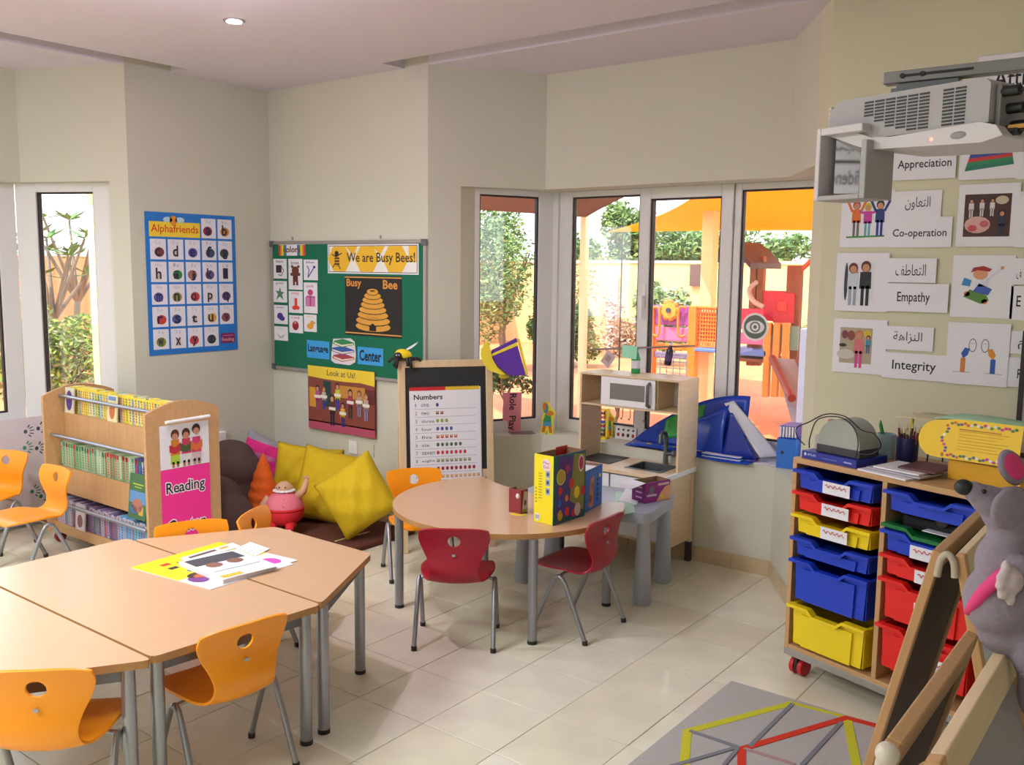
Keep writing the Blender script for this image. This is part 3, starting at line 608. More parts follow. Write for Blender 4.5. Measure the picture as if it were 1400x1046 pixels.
# bottles and window dressing
def bottle(x, y, z, label, col, capc, h=.13, r=.024, tilt=0, lbl='#d8d0dc'):
    t = T('bottle', label, 'bottle', (x, y, z)); t.rotation_euler = (0, tilt, 0)
    MB().lathe([(r * .9, 0), (r, .006), (r, h * .58), (r * .85, h * .7), (r * .38, h * .86), (r * .38, h * .92)], mat(col, .15, noise=0), n=18).build('body', t, smooth=40)
    MB().lathe([(r * 1.02, h * .2), (r * 1.02, h * .5)], mat(lbl, noise=0), n=18).build('paper_label', t, smooth=40)
    MB().lathe([(r * .45, h * .9), (r * .45, h)], mat(capc), n=14).build('cap', t, smooth=40)
bottle(-2.67, 4.655, zt_ + .012, 'small green plastic bottle standing on top of the toy kitchen', '#2f9a58', '#2c7a48', .15, .027)
o = MB().box((-.05, 0, 0), (.05, .002, .075), mat('#9fe0c0')).build('sticky_note', loc=(-2.70, 4.625, zt_ + .098)); o.rotation_euler = (0, .05, 0); tag(o, 'pale green paper note stuck to the green bottle', 'paper')
o = MB().tube([tuple(atY(806, 478, 4.90)), tuple(atY(860, 476, 4.90)), tuple(atY(950, 473, 4.90))], .006, mat('#8f7f78')).build('curtain_rod', smooth=50); tag(o, 'thin grey rod hung across the bay window above the toy kitchen', 'rod')
q = atY(913, 485, 4.86); bottle(q.x, q.y, q.z - .06, 'small dark bottle with white cap leaning against the rod at the window', '#2c2340', '#e8e8f0', .13, .022, .15, '#5a3c78')
q = atY(832, 490, 4.87); b = MB(); b.X = Matrix.Translation(q) @ Matrix.Rotation(.6, 4, 'Y'); b.box((-.035, -.003, -.05), (.035, .003, .04), mat('#cdb8bc', .3)).box((-.02, -.004, -.02), (.018, .004, .02), mat('#a8908c')); tag(b.build('food_packet', bev=.002), 'small pale plastic packet hanging from the rod at the window', 'packet')
b = MB(); a = atY(903, 484, 4.925); c = atY(938, 516, 4.925)
for i in range(5): x = a.x + (c.x - a.x) * i / 4; b.cyl((x, 4.925, c.z), (x, 4.925, a.z), .003, 'white', n=6)
for i in range(4): z = a.z + (c.z - a.z) * i / 3.2; b.cyl((a.x - .02, 4.925, z), (c.x + .02, 4.925, z), .003, 'white', n=6)
tag(b.build('wire_rack'), 'small white wire rack hanging at the bay window', 'rack')
# ================================================================== SILL ITEMS
def cutout_man(name, label, base, h, rz, thick=.014):
    t = T(name, label, 'toy', base, rz)
    w = h * .42
    out = [(-.5, 0), (-.42, -.0), (-.1, .0), (.0, .12), (.12, 0), (.5, 0), (.45, .2), (.42, .5), (.62, .58), (.6, .68), (.3, .78), (.1, .96), (-.15, 1), (-.35, .93), (-.38, .75), (-.25, .62), (-.4, .5), (-.38, .28)]
    pts = [(x * w, z * h) for x, z in out]
    b = MB(); b.X = Matrix(((1, 0, 0, 0), (0, 0, -1, 0), (0, 1, 0, 0), (0, 0, 0, 1))); b.prism(pts, -thick / 2, thick / 2, mat('#ecdf2c')); b.build('board', t, bev=.002)
    p = Pr(w, h); p.X = Matrix(((1, 0, 0, 0), (0, 0, -1, -thick / 2), (0, 1, 0, 0), (0, 0, 0, 1))) @ Matrix.Diagonal((w, h, 1, 1)); p.z = .0006
    p.poly([(-.4, .04), (-.15, .04), (-.05, .28), (-.3, .26)], '#c8702c'); p.poly([(.2, .04), (.42, .04), (.36, .28), (.1, .26)], '#c8702c'); p.up(); p.poly([(-.3, .24), (.36, .24), (.33, .42), (-.26, .42)], '#4a9ac4'); p.poly([(-.28, .38), (.34, .38), (.28, .62), (-.12, .62)], '#2c9a4c'); p.up()
    p.oval(.2, .64, .34, .08, '#d8843c'); p.up(); p.oval(-.1, .78, .2, .16, '#3c9a8c'); p.up(); p.oval(-.2, .84, .13, .12, '#d8743c'); p.build('printed_picture', t)
b0 = at(748, 593, ZS); cutout_man('wooden_cutout', 'yellow edged cut-out figure alone on the sill left of the toy kitchen', (b0.x, b0.y, ZS), .21, math.radians(15))
b0 = at(831, 597, ZS); cutout_man('wooden_cutout', 'yellow edged cut-out figure beside the abacus on the sill behind the toy kitchen', (b0.x, b0.y, ZS), .18, math.radians(5))
b0 = at(819, 599, ZS); t = T('abacus', 'small yellow framed bead abacus on the sill behind the toy kitchen', 'abacus', (b0.x, b0.y, ZS), .1)
b = MB(); b.box((-.06, -.01, 0), (-.05, .01, .19), 'tyellow').box((.05, -.01, 0), (.06, .01, .19), 'tyellow').box((-.05, -.01, .18), (.05, .01, .19), 'tyellow').box((-.06, -.03, 0), (.06, .03, .012), 'tyellow'); b.build('frame', t)
for i, c in enumerate(('#222222', '#2a6a3a', '#c22a2a', '#2a5ac2', '#c25a2a', '#222222')):
    b = MB(); z = .025 + i * .027; b.cyl((-.05, 0, z), (.05, 0, z), .0015, 'metal', n=5)
    for k in range(5): b.ell((-.04 + k * .018, 0, z), (.008, .009, .009), mat(c), 8, 6)
    b.build('bead_row', t, smooth=60)
a = atY(841, 596, 4.925); c = atY(869, 598, 4.925); mw = frm((a.x, a.y, ZS), (c.x - a.x, c.y - a.y, 0), (0, .12, 1))
o, p = sheet('picture_card', 'white card strip with small red and black fruit pictures on the sill', 'card', mw, (c - a).length, .075)
for i in range(4): p.oval(.14 + .24 * i, .35, .07, .16, ('#b02a1c', '#7a1c14', '#33302c', '#a83224')[i]); p.oval(.14 + .24 * i, .78, .06, .1, ('#3a3a3a', '#5a5a4a', '#3a3a3a', '#444444')[i])
p.build('printed_picture', o)
# Role Play sign
a = at(687, 591, ZS); mw = frm((a.x, a.y, ZS + .004), (.62, .78, 0), (.05, -.03, 1))
o, p = sheet('sign', 'pink sign reading Role Play upright on the sill beside the easel', 'sign', mw, .12, .255, mat('#ec92a0'))
p.text('Role  Play', .22, .03, .72, .97, '#1c1c22', .015, vert=True); p.build('lettering', o)
b = MB(); b.X = Matrix.Translation((a.x - .05, a.y - .03, ZS + .001)) @ Matrix.Rotation(.95, 4, 'Z')
for i in range(7): b.box((-.02 - i * .0035, -.05, .0), (-.0185 - i * .0035, .02, .13 + .015 * (i % 3)), 'paper')
tag(b.build('plastic_sleeves'), 'standing clear plastic sleeves beside the pink Role Play sign', 'folders')
b = MB(); b.X = Matrix.Translation((-3.53, 4.60, ZS)) @ Matrix.Rotation(.95, 4, 'Z'); b.box((0, -.02, 0), (.16, .07, .004), mat('#8a7078', .4)); tag(b.build('book'), 'thin dark pink book lying flat on the sill under the Role Play sign', 'book')
# blue posters rolled over
def sheet3(name, label, cat, f, nu, nv, mt, th=.002, parent=None):
    b = MB().grid(f, nu, nv, mt); o = b.build(name, parent, smooth=60, solid=th)
    if label: tag(o, label, cat)
    return o
blue = mat('#1c44b8', .25, noise=.08, scale=6); green = mat('#3aa04a', .25, noise=.3, scale=8)
def lerp(a, b, t): return a + (b - a) * t
# arched poster standing behind the kitchen frame (left sweep)
q0 = atY(866, 602, 4.90); q1 = atY(950, 545, 4.93)
b = MB()
def fA(u, v):
    x = lerp(q0.x, -2.08, u); top = ZS + .012 + .33 * math.sin(min(u, 1) * PI * .5) ** .9
    return (x, 4.86 + .06 * v + .02 * math.sin(u * 3), ZS + .004 + (top - ZS) * v)
o = sheet3('rolled_poster', 'large glossy blue poster curling up behind the toy kitchen uprights', 'poster', fA, 20, 8, blue)
def fA2(u, v):
    uu = lerp(.28, .62, u); vv = lerp(.25, .93, v); p_ = fA(uu, vv); return (p_[0], p_[1] - .003, p_[2])
sheet3('printed_picture', None, None, fA2, 10, 6, green, .0006, o)
def fA3(u, v):
    uu = lerp(.42, .56, u); vv = lerp(.4, .8, v); p_ = fA(uu, vv); return (p_[0], p_[1] - .0045, p_[2])
sheet3('printed_yellow', None, None, fA3, 6, 4, mat('#cfd23a', .3, noise=.2), .0006, o)  # yellow patch of the poster print
a = at(850, 610, ZS); 
def fB(u, v): return (lerp(-2.78, -1.98, u), lerp(4.735, 4.85, v) - .05 * u * (1 - v), ZS + .008 + .012 * v + .01 * math.sin(u * 6))
o = sheet3('flat_poster', 'glossy blue poster lying flat along the sill with yellow lettering', 'poster', fB, 14, 3, blue)
p = Pr(.8, .12); p.X = Matrix.Translation((-2.66, 4.745, ZS + .024)) @ Matrix.Diagonal((.5, .09, 1, 1))
for i in range(9): p.rect(i * .11, .3 + .1 * (i % 2), i * .11 + .08, .75, '#c8b83c')
p.build('lettering', o)
# folded poster forming a tent right of the kitchen
P_ = lambda px, py, Y: atY(px, py, Y)
apex0, apex1 = P_(983, 541, 4.80), P_(1000, 545, 4.92)
f0, f1 = P_(953, 600, 4.80), P_(975, 610, 4.77)
def fC(u, v):
    top = Vector(apex0); low = Vector((P_(950, 575, 4.84).x, 4.86, ZS + .03)); a_ = Vector((-2.42, 4.80, ZS + .16)); b_ = Vector((-2.42, 4.80, ZS + .01)); c_ = Vector((-2.16, 4.82, ZS + .30)); d_ = Vector((-2.17, 4.78, ZS + .012))
    up = a_.lerp(c_, u); dn = b_.lerp(d_, u); q = dn.lerp(up, v); q.y -= .03 * math.sin(PI * v) * u; return tuple(q)
sheet3('folded_poster', 'blue poster folded into a tent shape right of the toy kitchen', 'poster', fC, 10, 8, blue)
def fD(u, v):
    a_ = Vector((-2.16, 4.82, ZS + .305)); b_ = Vector((-1.93, 4.80, ZS + .03)); q = a_.lerp(b_, v); q.z -= .0; w = Vector((-.03 + .10 * u * (.3 + v * .6), .06 * u + .0, .012 * u)); return tuple(q + w)
sheet3('folded_poster', 'white back of the folded poster sloping down towards the window', 'poster', fD, 6, 10, 'paper')
def fE(u, v):
    a_ = Vector((-2.135, 4.80, ZS + .26)); l_ = Vector((-2.17, 4.765, ZS + .01)); r_ = Vector((-1.96, 4.775, ZS + .015)); dn = l_.lerp(r_, u); tp = a_ + Vector((.012 * (u - .5), 0, 0)); q = dn.lerp(tp, v ** .8); return tuple(q)
sheet3('folded_poster', 'dark blue inner face of the folded poster under its white flap', 'poster', fE, 8, 10, mat('#122c96', .3, noise=.05))
for i in range(5):
    b = MB(); b.X = Matrix.Translation((-2.20 + .012 * (i % 3), 4.772 - .004 * (i % 2), ZS + .0005 + i * .0052)) @ Matrix.Rotation(.05 * (i % 3 - 1), 4, 'Z'); b.box((-.09, -.03, 0), (.14, .05, .0048), ('tblue', 'paper', mat('#2f7ac8'))[i % 3])
    tag(b.build('booklet'), ('lowest', 'second lowest', 'middle', 'second highest', 'topmost')[i] + ' thin booklet in the pile under the folded blue poster', 'booklet', 'booklets under the folded poster')
r, p = laid('booklet', 'light blue exercise booklet on the sill at the lower right of the folded poster', 'booklet', [(958, 617), (1015, 624), (1040, 612), (985, 604)], ZS + .0005, .004, mat('#2f7ac8'))
r, p = laid('booklet', 'white and blue worksheet lying on the sill left of the blue magazine file', 'paper', [(1000, 630), (1060, 637), (1063, 625), (1010, 618)], ZS + .0005, .003, 'paper'); p.rect(.3, .3, .6, .6, '#e0a8a0'); p.rect(.65, .2, .8, .5, '#b8c8e0'); p.build('printed_picture', r)
b0 = at(1031, 618, ZS); b = MB(); b.X = Matrix.Translation((b0.x, b0.y - .02, ZS)); b.lathe([(.02, 0), (.024, .005), (.026, .06), (.024, .058), (.02, .01)], 'white', n=18); b.box((.01, -.0265, .015), (.013, -.022, .045), 'black').box((-.012, -.0265, .02), (-.006, -.022, .045), 'black'); tag(b.build('cup', smooth=40), 'small white cup with black marks on the sill by the window', 'cup')
# magazine file with blue folders
A = at(1066, 640, ZS); t = T('magazine_file', 'blue cardboard magazine file packed with folders, at the right end of the sill', 'file holder', (-1.845, 4.745, ZS + .001), math.radians(4))
bl = mat('#2f72cf', .5, noise=.03)
b = MB(); b.X = Matrix(((1, 0, 0, 0), (0, 0, 1, 0), (0, 1, 0, 0), (0, 0, 0, 1)))
b = MB(); b.box((0, 0, 0), (.10, .003, .16), bl).box((0, .003, 0), (.003, .2, .16), bl).box((.097, .003, 0), (.1, .2, .16), bl).box((.003, .197, 0), (.097, .2, .2), bl).box((.003, .003, 0), (.097, .197, .003), bl)
b.build('box', t); MB().cyl((.03, -.0015, .085), (.03, .0, .085), .009, 'black').build('finger_hole', t)
for i in range(6):
    q = MB().box((.006 + i * .0152, .012 + i * .003, .006), (.018 + i * .0152, .18, .225), 'tblue').build('folder'); q.matrix_world = Matrix.Translation((-1.845, 4.745, ZS + .001)) @ Matrix.Rotation(math.radians(4), 4, 'Z'); tag(q, 'slim blue folder with white spine, ' + ORD(i) + ' from the left in the blue magazine file', 'folder', 'folders in the magazine file')
    q2 = MB().box((.0065 + i * .0152, .011 + i * .003, .165), (.0175 + i * .0152, .012 + i * .003, .222), 'paper').build('spine_label', q)
# ================================================================== WALL: ALPHABET POSTER
mw = Matrix(((0, 0, 1, XL + .003), (1, 0, 0, 3.175), (0, 1, 0, 1.086), (0, 0, 0, 1)))
o, p = sheet('alphabet_poster', 'blue alphabet wall poster of small letter cards, titled Alphafriends', 'poster', mw, .65, .885, mat('#1f78cf', .5, noise=.02))
L = 'abcdefghijklmnopqrstuvwxyz'; cols = ['#8c1f4c', '#c8843c', '#7a3c3c', '#44444c', '#4a4ab0', '#3a4a6c', '#44444c', '#8c6a3c', '#2f8a3c', '#a86a5c', '#6a4a7c', '#c8743c', '#5a5ab0', '#8a8a3c', '#c03c3c', '#a8544c', '#5a3c7c', '#c83c3c', '#4a5aa0', '#b07a4c', '#d8a23c', '#8c4a4c', '#7a8a2c', '#2c4aa0', '#c83c4c', '#44444c']
cw, chh = .166, .142
slots = [(3, 0), (4, 0)] + [(c, r) for r in range(1, 6) for c in range(5)][:24]
for k, (c, r) in enumerate(slots):
    x = .045 + c * .187; y = .845 - r * .158 - .015
    p.rect(x, y, x + cw, y + chh, '#e6e4ee'); p.up(.0002)
    p.oval(x + cw * .5 + .012 * ((k % 3) - 1), y + chh * .36, .052, .034, cols[k]) if k % 4 != 3 else p.rect(x + cw * .35, y + .02, x + cw * .65, y + .07, '#c9b9a4')
    p.up(.0002)
    up = L[k] in 'bdfhkl'; dn = L[k] in 'gpqyj'
    p.text(L[k], x + cw * .30, y + (.008 if dn else .022), x + cw * .66, y + (.100 if up else .078), '#2a2440', .02)
    p.text(L[k].upper(), x + cw * .3, y + .108, x + cw * .46, y + .133, '#b8b4c4', 0); p.text(L[k], x + cw * .54, y + .108, x + cw * .66, y + .126, '#b8b4c4', 0); p.z -= .0004
p.rect(.04, .83, .59, .935, '#f2d23a'); p.up(); p.text('Alphafriends', .06, .845, .57, .915, '#d8442c', .012)
p.oval(.3, .945, .04, .035, '#e8902c'); p.oval(.24, .95, .05, .02, '#b8d4dc'); p.oval(.37, .95, .05, .02, '#b8d4dc')
p.rect(.8, .055, .965, .13, '#7a1f5c'); p.up(); p.text('Reading', .81, .062, .955, .098, '#e8a0a0'); p.rect(.82, .108, .95, .116, '#c05a8c')
p.build('printed_letters', o)
# ================================================================== GREEN BOARD
bx0, bx1, bz0, bz1 = -5.255, -3.80, .937, 1.815
t = T('notice_board', 'large green felt notice board with grey frame on the back wall', 'notice board', (bx0, YB, bz0)); t.matrix_world = frm((bx0, YB - .001, bz0), (1, 0, 0), (0, 0, 1))
bw, bh = bx1 - bx0, bz1 - bz0
MB().box((.01, .01, 0), (bw - .01, bh - .01, .012), 'felt').build('felt_panel', t)
MB().ring(0, 0, bw, bh, .022, 0, .02, 'alu').build('frame', t, bev=.003)
for x in (0, bw - .035):
    for y in (0, bh - .035): MB().box((x - .003, y - .003, -.0), (x + .038, y + .038, .024), 'dmetal').build('corner_cap', t, bev=.004)
for x in (.22, 1.06): MB().cyl((x, bh + .01, .006), (x, bh + .03, .006), .006, 'alu').build('hanger', t)
def on_board(name, label, TL, BR, col='paper', cat='card', group=None):
    mwb, w, h = backplane(TL, BR, YB - .0145); o, p = sheet(name, label, cat, mwb, w, h, col, .001, group); return o, p
def bd(x, y): return (360 + x / 5.81, 320 + y / 5.81)
o, p = on_board('title_card', 'small rainbow title card reading colors at the top left of the green board', bd(122, 78), bd(335, 172))
for i, c in enumerate(('#c8342c', '#e08a2c', '#e8d23c', '#4aa04a', '#3c5ac0')): p.rect(i * .06, 0, i * .06 + .06, .9, c); p.rect(1 - i * .06 - .06, 0, 1 - i * .06, .9, c)
p.up(); p.text('colors', .17, .25, .82, .8, '#c8942c', .03); p.up(); p.text('colors', .18, .28, .81, .78, '#3a2a10', .008); p.build('lettering', o)
def colcard(word, TL, BR, ic, draw):
    w2 = 'gift' if word == 'pink' else word
    o, p = on_board('color_card', 'small white flash card with a %s picture on the green board' % word, TL, BR, group='flash cards for colours on the green board')
    p.text(word, .2, .82, .75, .93, ic, .008); p.up(); draw(p); p.build('printed_picture', o)
def g_(*a):
    def f(p):
        for k, c, *r in a: p.up(.0001); getattr(p, k)(*r, c)
    return f
colcard('black', bd(80, 197), bd(188, 355), '#222222', g_(('rect', '#26262a', .2, .3, .62, .68), ('line', '#26262a', [(.62, .6), (.78, .4), (.6, .15), (.35, .2)], .02)))
colcard('brown', bd(199, 197), bd(314, 444), '#5a3424', g_(('oval', '#6a3428', .5, .62, .26, .14), ('oval', '#6a3428', .28, .75, .09, .05), ('oval', '#6a3428', .72, .75, .09, .05), ('rect', '#5c2c22', .32, .25, .68, .55), ('rect', '#6a3428', .15, .45, .85, .55), ('rect', '#6a3428', .32, .14, .47, .3), ('rect', '#6a3428', .55, .14, .7, .3)))
colcard('blue', bd(320, 203), bd(435, 368), '#2c3c9c', g_(('line', '#2c3c8c', [(.3, .12), (.4, .5), (.25, .7)], .03), ('line', '#2c3c8c', [(.3, .12), (.75, .62)], .03), ('oval', '#2c3c8c', .76, .64, .09, .07)))
colcard('green', bd(80, 372), bd(190, 545), '#5a8a6a', g_(('poly', '#4c7c5c', [(.5, .72), (.58, .5), (.8, .48), (.64, .36), (.74, .12), (.48, .28), (.2, .1), (.34, .38), (.18, .55), (.42, .52)])))
colcard('pink', bd(321, 384), bd(432, 632), '#d05a9c', g_(('rect', '#cf7fb0', .12, .22, .85, .52), ('poly', '#c05a98', [(.12, .52), (.3, .58), (.85, .56), (.85, .5)]), ('oval', '#c83a80', .5, .68, .2, .1), ('rect', '#a83c70', .44, .22, .54, .56)))
colcard('orange', bd(202, 452), bd(315, 630), '#e0703c', g_(('rect', '#dc4438', .42, .3, .62, .68), ('oval', '#dc4438', .42, .24, .18, .1), ('oval', '#dc4438', .65, .24, .14, .09)))
colcard('purple', bd(85, 562), bd(196, 718), '#5a3c7c', g_(('oval', '#4a2f8c', .45, .42, .22, .18), ('oval', '#4a2f8c', .6, .3, .2, .13)))
colcard('red', bd(206, 643), bd(316, 790), '#b02c3c', g_(('oval', '#9c1f2c', .47, .42, .24, .27), ('oval', '#c88a8c', .45, .58, .1, .08)))
colcard('yellow', bd(323, 637), bd(425, 780), '#d8c43c', g_(('oval', '#e0a02c', .5, .32, .26, .18), ('oval', '#e0a02c', .66, .52, .16, .14), ('rect', '#c8641c', .78, .5, .9, .56)))
colcard('white', bd(87, 730), bd(197, 850), '#c8c8cc', g_(('poly', '#b4b4bc', [(.2, .5), (.5, .28), (.8, .5), (.68, .2), (.4, .15)])))
c4 = lambda x, y: (360 + x / 3.375, 310 + y / 3.375)
o, p = on_board('banner', 'long honeycomb banner reading We are Busy Bees at the top of the green board', c4(297, 82), c4(717, 222), cat='banner')
p.rect(.012, .045, .988, .955, '#222222'); p.up(); p.rect(.018, .065, .982, .935, '#ece9e4'); p.up()
for x in (.14, .45, .76): p.poly([(x - .14, .5), (x - .07, .93), (x + .07, .93), (x + .14, .5), (x + .07, .07), (x - .07, .07)], '#ebb92c')
for x in (.3, .6, .92): p.poly([(x - .09, .93), (x + .05, .93), (x, .62)], '#ebb92c') if x < .9 else p.rect(.9, .4, .98, .93, '#ebb92c')
p.up(); p.text('We are Busy Bees!', .225, .3, .965, .72, '#1c1c20', .012)
p.oval(.11, .42, .03, .2, '#c8902c'); p.up(); 
for y in (.3, .4, .5): p.rect(.083, y, .14, y + .045, '#1f1a18')
p.oval(.108, .68, .024, .1, '#3a1f18'); p.line([(.05, .66), (.1, .58), (.17, .7)], .02, '#3a2f28'); p.line([(.06, .2), (.09, .35)], .02, '#222222'); p.line([(.15, .15), (.12, .35)], .02, '#222222'); p.build('lettering', o)
o, p = on_board('beehive_poster', 'black poster of a yellow beehive reading Busy Bee on the green board', c4(377, 225), c4(640, 517), mat('#1f1b1c', .6, noise=0), cat='poster')
p.rect(0, .965, 1, .985, '#d8a04c'); p.rect(0, .03, 1, .05, '#d8a04c'); p.text('Busy', .03, .78, .3, .95, '#d8903c', .025); p.text('Bee', .68, .79, .93, .94, '#d8903c', .025)
ws = [.31, .30, .27, .24, .21, .18, .145, .10]; y = .10
for i, w_ in enumerate(ws): h_ = .128 - .007 * i; p.up(.0001); p.oval(.5, y + h_ * .42, w_ + .01, h_ * .72, '#2a1c10'); p.up(.0001); p.oval(.5, y + h_ * .5, w_, h_ * .66, '#dda03c', 22); y += h_ * .80
p.up(); p.oval(.5, .755, .05, .012, '#2a1c10'); p.poly([(.44, .09), (.56, .09), (.56, .17), (.5, .22), (.44, .17)], '#1f1b1c'); p.text('Busy Bees', .4, .30, .6, .325, '#8a5a1c', 0); p.build('printed_picture', o)
o, p = on_board('word_card', 'bright blue card reading Language at the bottom of the green board', c4(201, 522), c4(306, 613), mat('#3a9fe0', .5, noise=0)); p.text('Language', .05, .22, .95, .78, '#14141c', .03); p.build('lettering', o)
o, p = on_board('word_card', 'bright blue card reading Center at the bottom of the green board', c4(435, 553), c4(554, 645), mat('#3a9fe0', .5, noise=0)); p.text('Center', .07, .2, .93, .85, '#14141c', .03); p.build('lettering', o)
mwb, w, h = backplane(c4(312, 510), c4(428, 640), YB - .0145)
b = MB(); b.prism([(0, .1 * h), (.15 * w, 0), (.75 * w, -.02 * h), (.97 * w, .12 * h), (w, .4 * h), (.95 * w, .9 * h), (.8 * w, 1.02 * h), (.1 * w, .95 * h), (.02 * w, .5 * h)], 0, .001, mat('#e4d8e0')); o = b.build('book_cutout'); o.matrix_world = mwb; tag(o, 'paper cut-out of three stacked books between the Language and Center cards', 'cut-out')
p = Pr(w, h); p.z = .0016
for y, a_, c in ((.08, .05, '#a83c4c'), (.36, 0, '#2c5ca8'), (.64, .08, '#2f8a4c')):
    p.poly([(a_, y + .12), (.45, y), (.95, y + .14), (.93, y + .22), (.5, y + .34), (.06 + a_, y + .24)], c); p.up(.0001); p.poly([(a_ + .06, y + .13), (.45, y + .03), (.92, y + .15), (.9, y + .19), (.45, y + .10), (a_ + .06, y + .19)], '#e8dcc4'); p.up(.0001)
p.build('printed_picture', o)
mwb, w, h = backplane((421, 499), (513, 600), YB - .025)
o, p = sheet('class_poster', 'photo poster reading Look at Us with children holding cards, below the green board', 'poster', mwb, w, h, mat('#b8322c', .5, noise=.04))
p.rect(0, .12, 1, .82, '#8a4438'); p.rect(0, 0, 1, .14, '#b8506c'); p.up(); p.poly([(0, .83), (.25, .81), (.55, .8), (.8, .81), (1, .78), (1, 1), (0, 1)], '#f0cf3a'); p.rect(.02, .35, .12, .66, '#d89a2c'); p.rect(.24, .38, .36, .78, '#26423c'); p.rect(.48, .55, .86, .74, '#c88a3c'); p.rect(.86, .5, 1, .72, '#6a2c2c'); p.up()
p.text('Look at Us!', .3, .87, .72, .96, '#4a4a3c', .008)
for x, y, h_, hr, tp, bt in ((.15, .3, .4, '#2a1c18', '#b8508c', '#8a4a6c'), (.25, .33, .36, '#8a5a2c', '#c8b8a8', '#2c3ca0'), (.46, .35, .42, '#3a2418', '#c8d03c', '#2c3ca0'), (.65, .25, .45, '#3a1f18', '#a83c5c', '#2a3430'), (.78, .3, .4, '#7a4a2c', '#b89a8c', '#8a8ab0'), (.88, .25, .42, '#8a5a3c', '#c8a09c', '#8a8ab8'), (.38, .1, .48, '#2a1c18', '#5a3c34', '#26263c'), (.54, .1, .38, '#2a1a14', '#e8b83c', '#2c3490')): p.up(.0002); p.kid(x, y, h_, hr, tp, bt); p.up(.0001); p.rect(x - .05, y + h_ * .5, x + .05, y + h_ * .5 + .045, '#ece8dc')
p.build('printed_photo', o)
# wall sockets
q = atY(484, 612, YB); t = T('wall_socket', 'white double switch plate on the back wall above the yellow cushions', 'socket', mw=frm((q.x - .04, YB - .001, q.z - .04), (1, 0, 0), (0, 0, 1))); MB().box((0, 0, 0), (.075, .085, .009), 'white').build('plate', t, bev=.002); MB().box((.022, .03, .009), (.053, .06, .013), 'white').build('rocker', t, bev=.001)
t = T('wall_socket', 'cream blank plate on the back wall just right of the white switch', 'socket', mw=frm((q.x + .055, YB - .001, q.z - .04), (1, 0, 0), (0, 0, 1))); MB().box((0, 0, 0), (.135, .085, .006), 'wall').build('plate', t, bev=.002)
# small white thing on the left wall behind the rack
q = atX(303, 600, XL + .03); o = MB().box((-.02, -.035, -.05), (.02, .035, .05), 'white').build('wall_box', bev=.01, loc=(XL + .021, q.y, q.z)); tag(o, 'small white plastic box on the left wall behind the book rack', 'box')
# ================================================================== BOOK RACK
RX0, RX1, RY0, RY1 = -5.46, -4.36, 2.59, 3.03
t = T('book_rack', 'light wood double-sided book rack on castors with arched end panels', 'bookcase', ((RX0 + RX1) / 2, (RY0 + RY1) / 2, 0))
cxr, cyr = (RX0 + RX1) / 2, (RY0 + RY1) / 2
def R_(x, y, z): return (x - cxr, y - cyr, z)
for x in (RX0, RX1 - .022):
    n = 14; poly = [(RY0 - cyr, .07), (RY1 - cyr, .07)] + [((RY1 - (RY1 - RY0) * i / n) - cyr, .878 + .055 * math.sin(PI * i / n) ** .9) for i in range(n + 1)]
    b = MB(); b.X = Matrix(((0, 0, 1, 0), (1, 0, 0, 0), (0, 1, 0, 0), (0, 0, 0, 1))); b.prism(poly, x - cxr, x - cxr + .022, 'beech'); b.build('end_panel', t, bev=.002)
b = MB(); b.box(R_(RX0 + .022, cyr - .008, .1), R_(RX1 - .022, cyr + .008, .90), 'beech2'); b.build('centre_board', t)
tiers = [(.765, 2.72, .165), (.45, 2.675, .155), (.115, 2.635, .155)]
for z, y, h in tiers:
    for sgn in (1, -1):
        yy = y if sgn > 0 else 2 * cyr - y
        MB().box(R_(RX0 + .022, yy - .0 * sgn, z - .016), R_(RX1 - .022, cyr - .012 * sgn, z), 'beech2').build('ledge', t)
        MB().box(R_(RX0 + .022, yy - .012 * sgn, z - .15), R_(RX1 - .022, yy, z + .008), 'beech2').build('front_board', t) if z > .2 else MB().box(R_(RX0 + .022, yy - .012 * sgn, z - .05), R_(RX1 - .022, yy, z + .008), 'beech').build('front_board', t)
        zr = {0: .872, 1: .648, 2: .262}[tiers.index((z, y, h))]
        MB().cyl(R_(RX0 + .022, yy - .045 * sgn if z < .7 else yy - .03 * sgn, zr), R_(RX1 - .022, yy - .045 * sgn if z < .7 else yy - .03 * sgn, zr), .0105, 'metal').build('rail', t, smooth=40)
for x in (RX0 + .05, RX1 - .05):
    for y in (RY0 + .05, RY1 - .05):
        c_ = MB().cyl(R_(x - .012, y, .032), R_(x + .012, y, .032), .032, mat('#8a1f2c'), n=20).build('castor', t, smooth=40); MB().box(R_(x - .016, y - .02, .04), R_(x + .016, y + .02, .075), 'black').build('bracket', c_)
hb = MB().cyl(R_(RX1 + .025, 2.69, .83), R_(RX1 + .025, 2.955, .835), .009, 'white').build('handle', t, smooth=40); MB().cyl(R_(RX1, 2.72, .83), R_(RX1 + .025, 2.72, .83), .006, 'white').build('stud', hb); MB().cyl(R_(RX1, 2.92, .834), R_(RX1 + .025, 2.92, .834), .006, 'white').build('stud', hb)
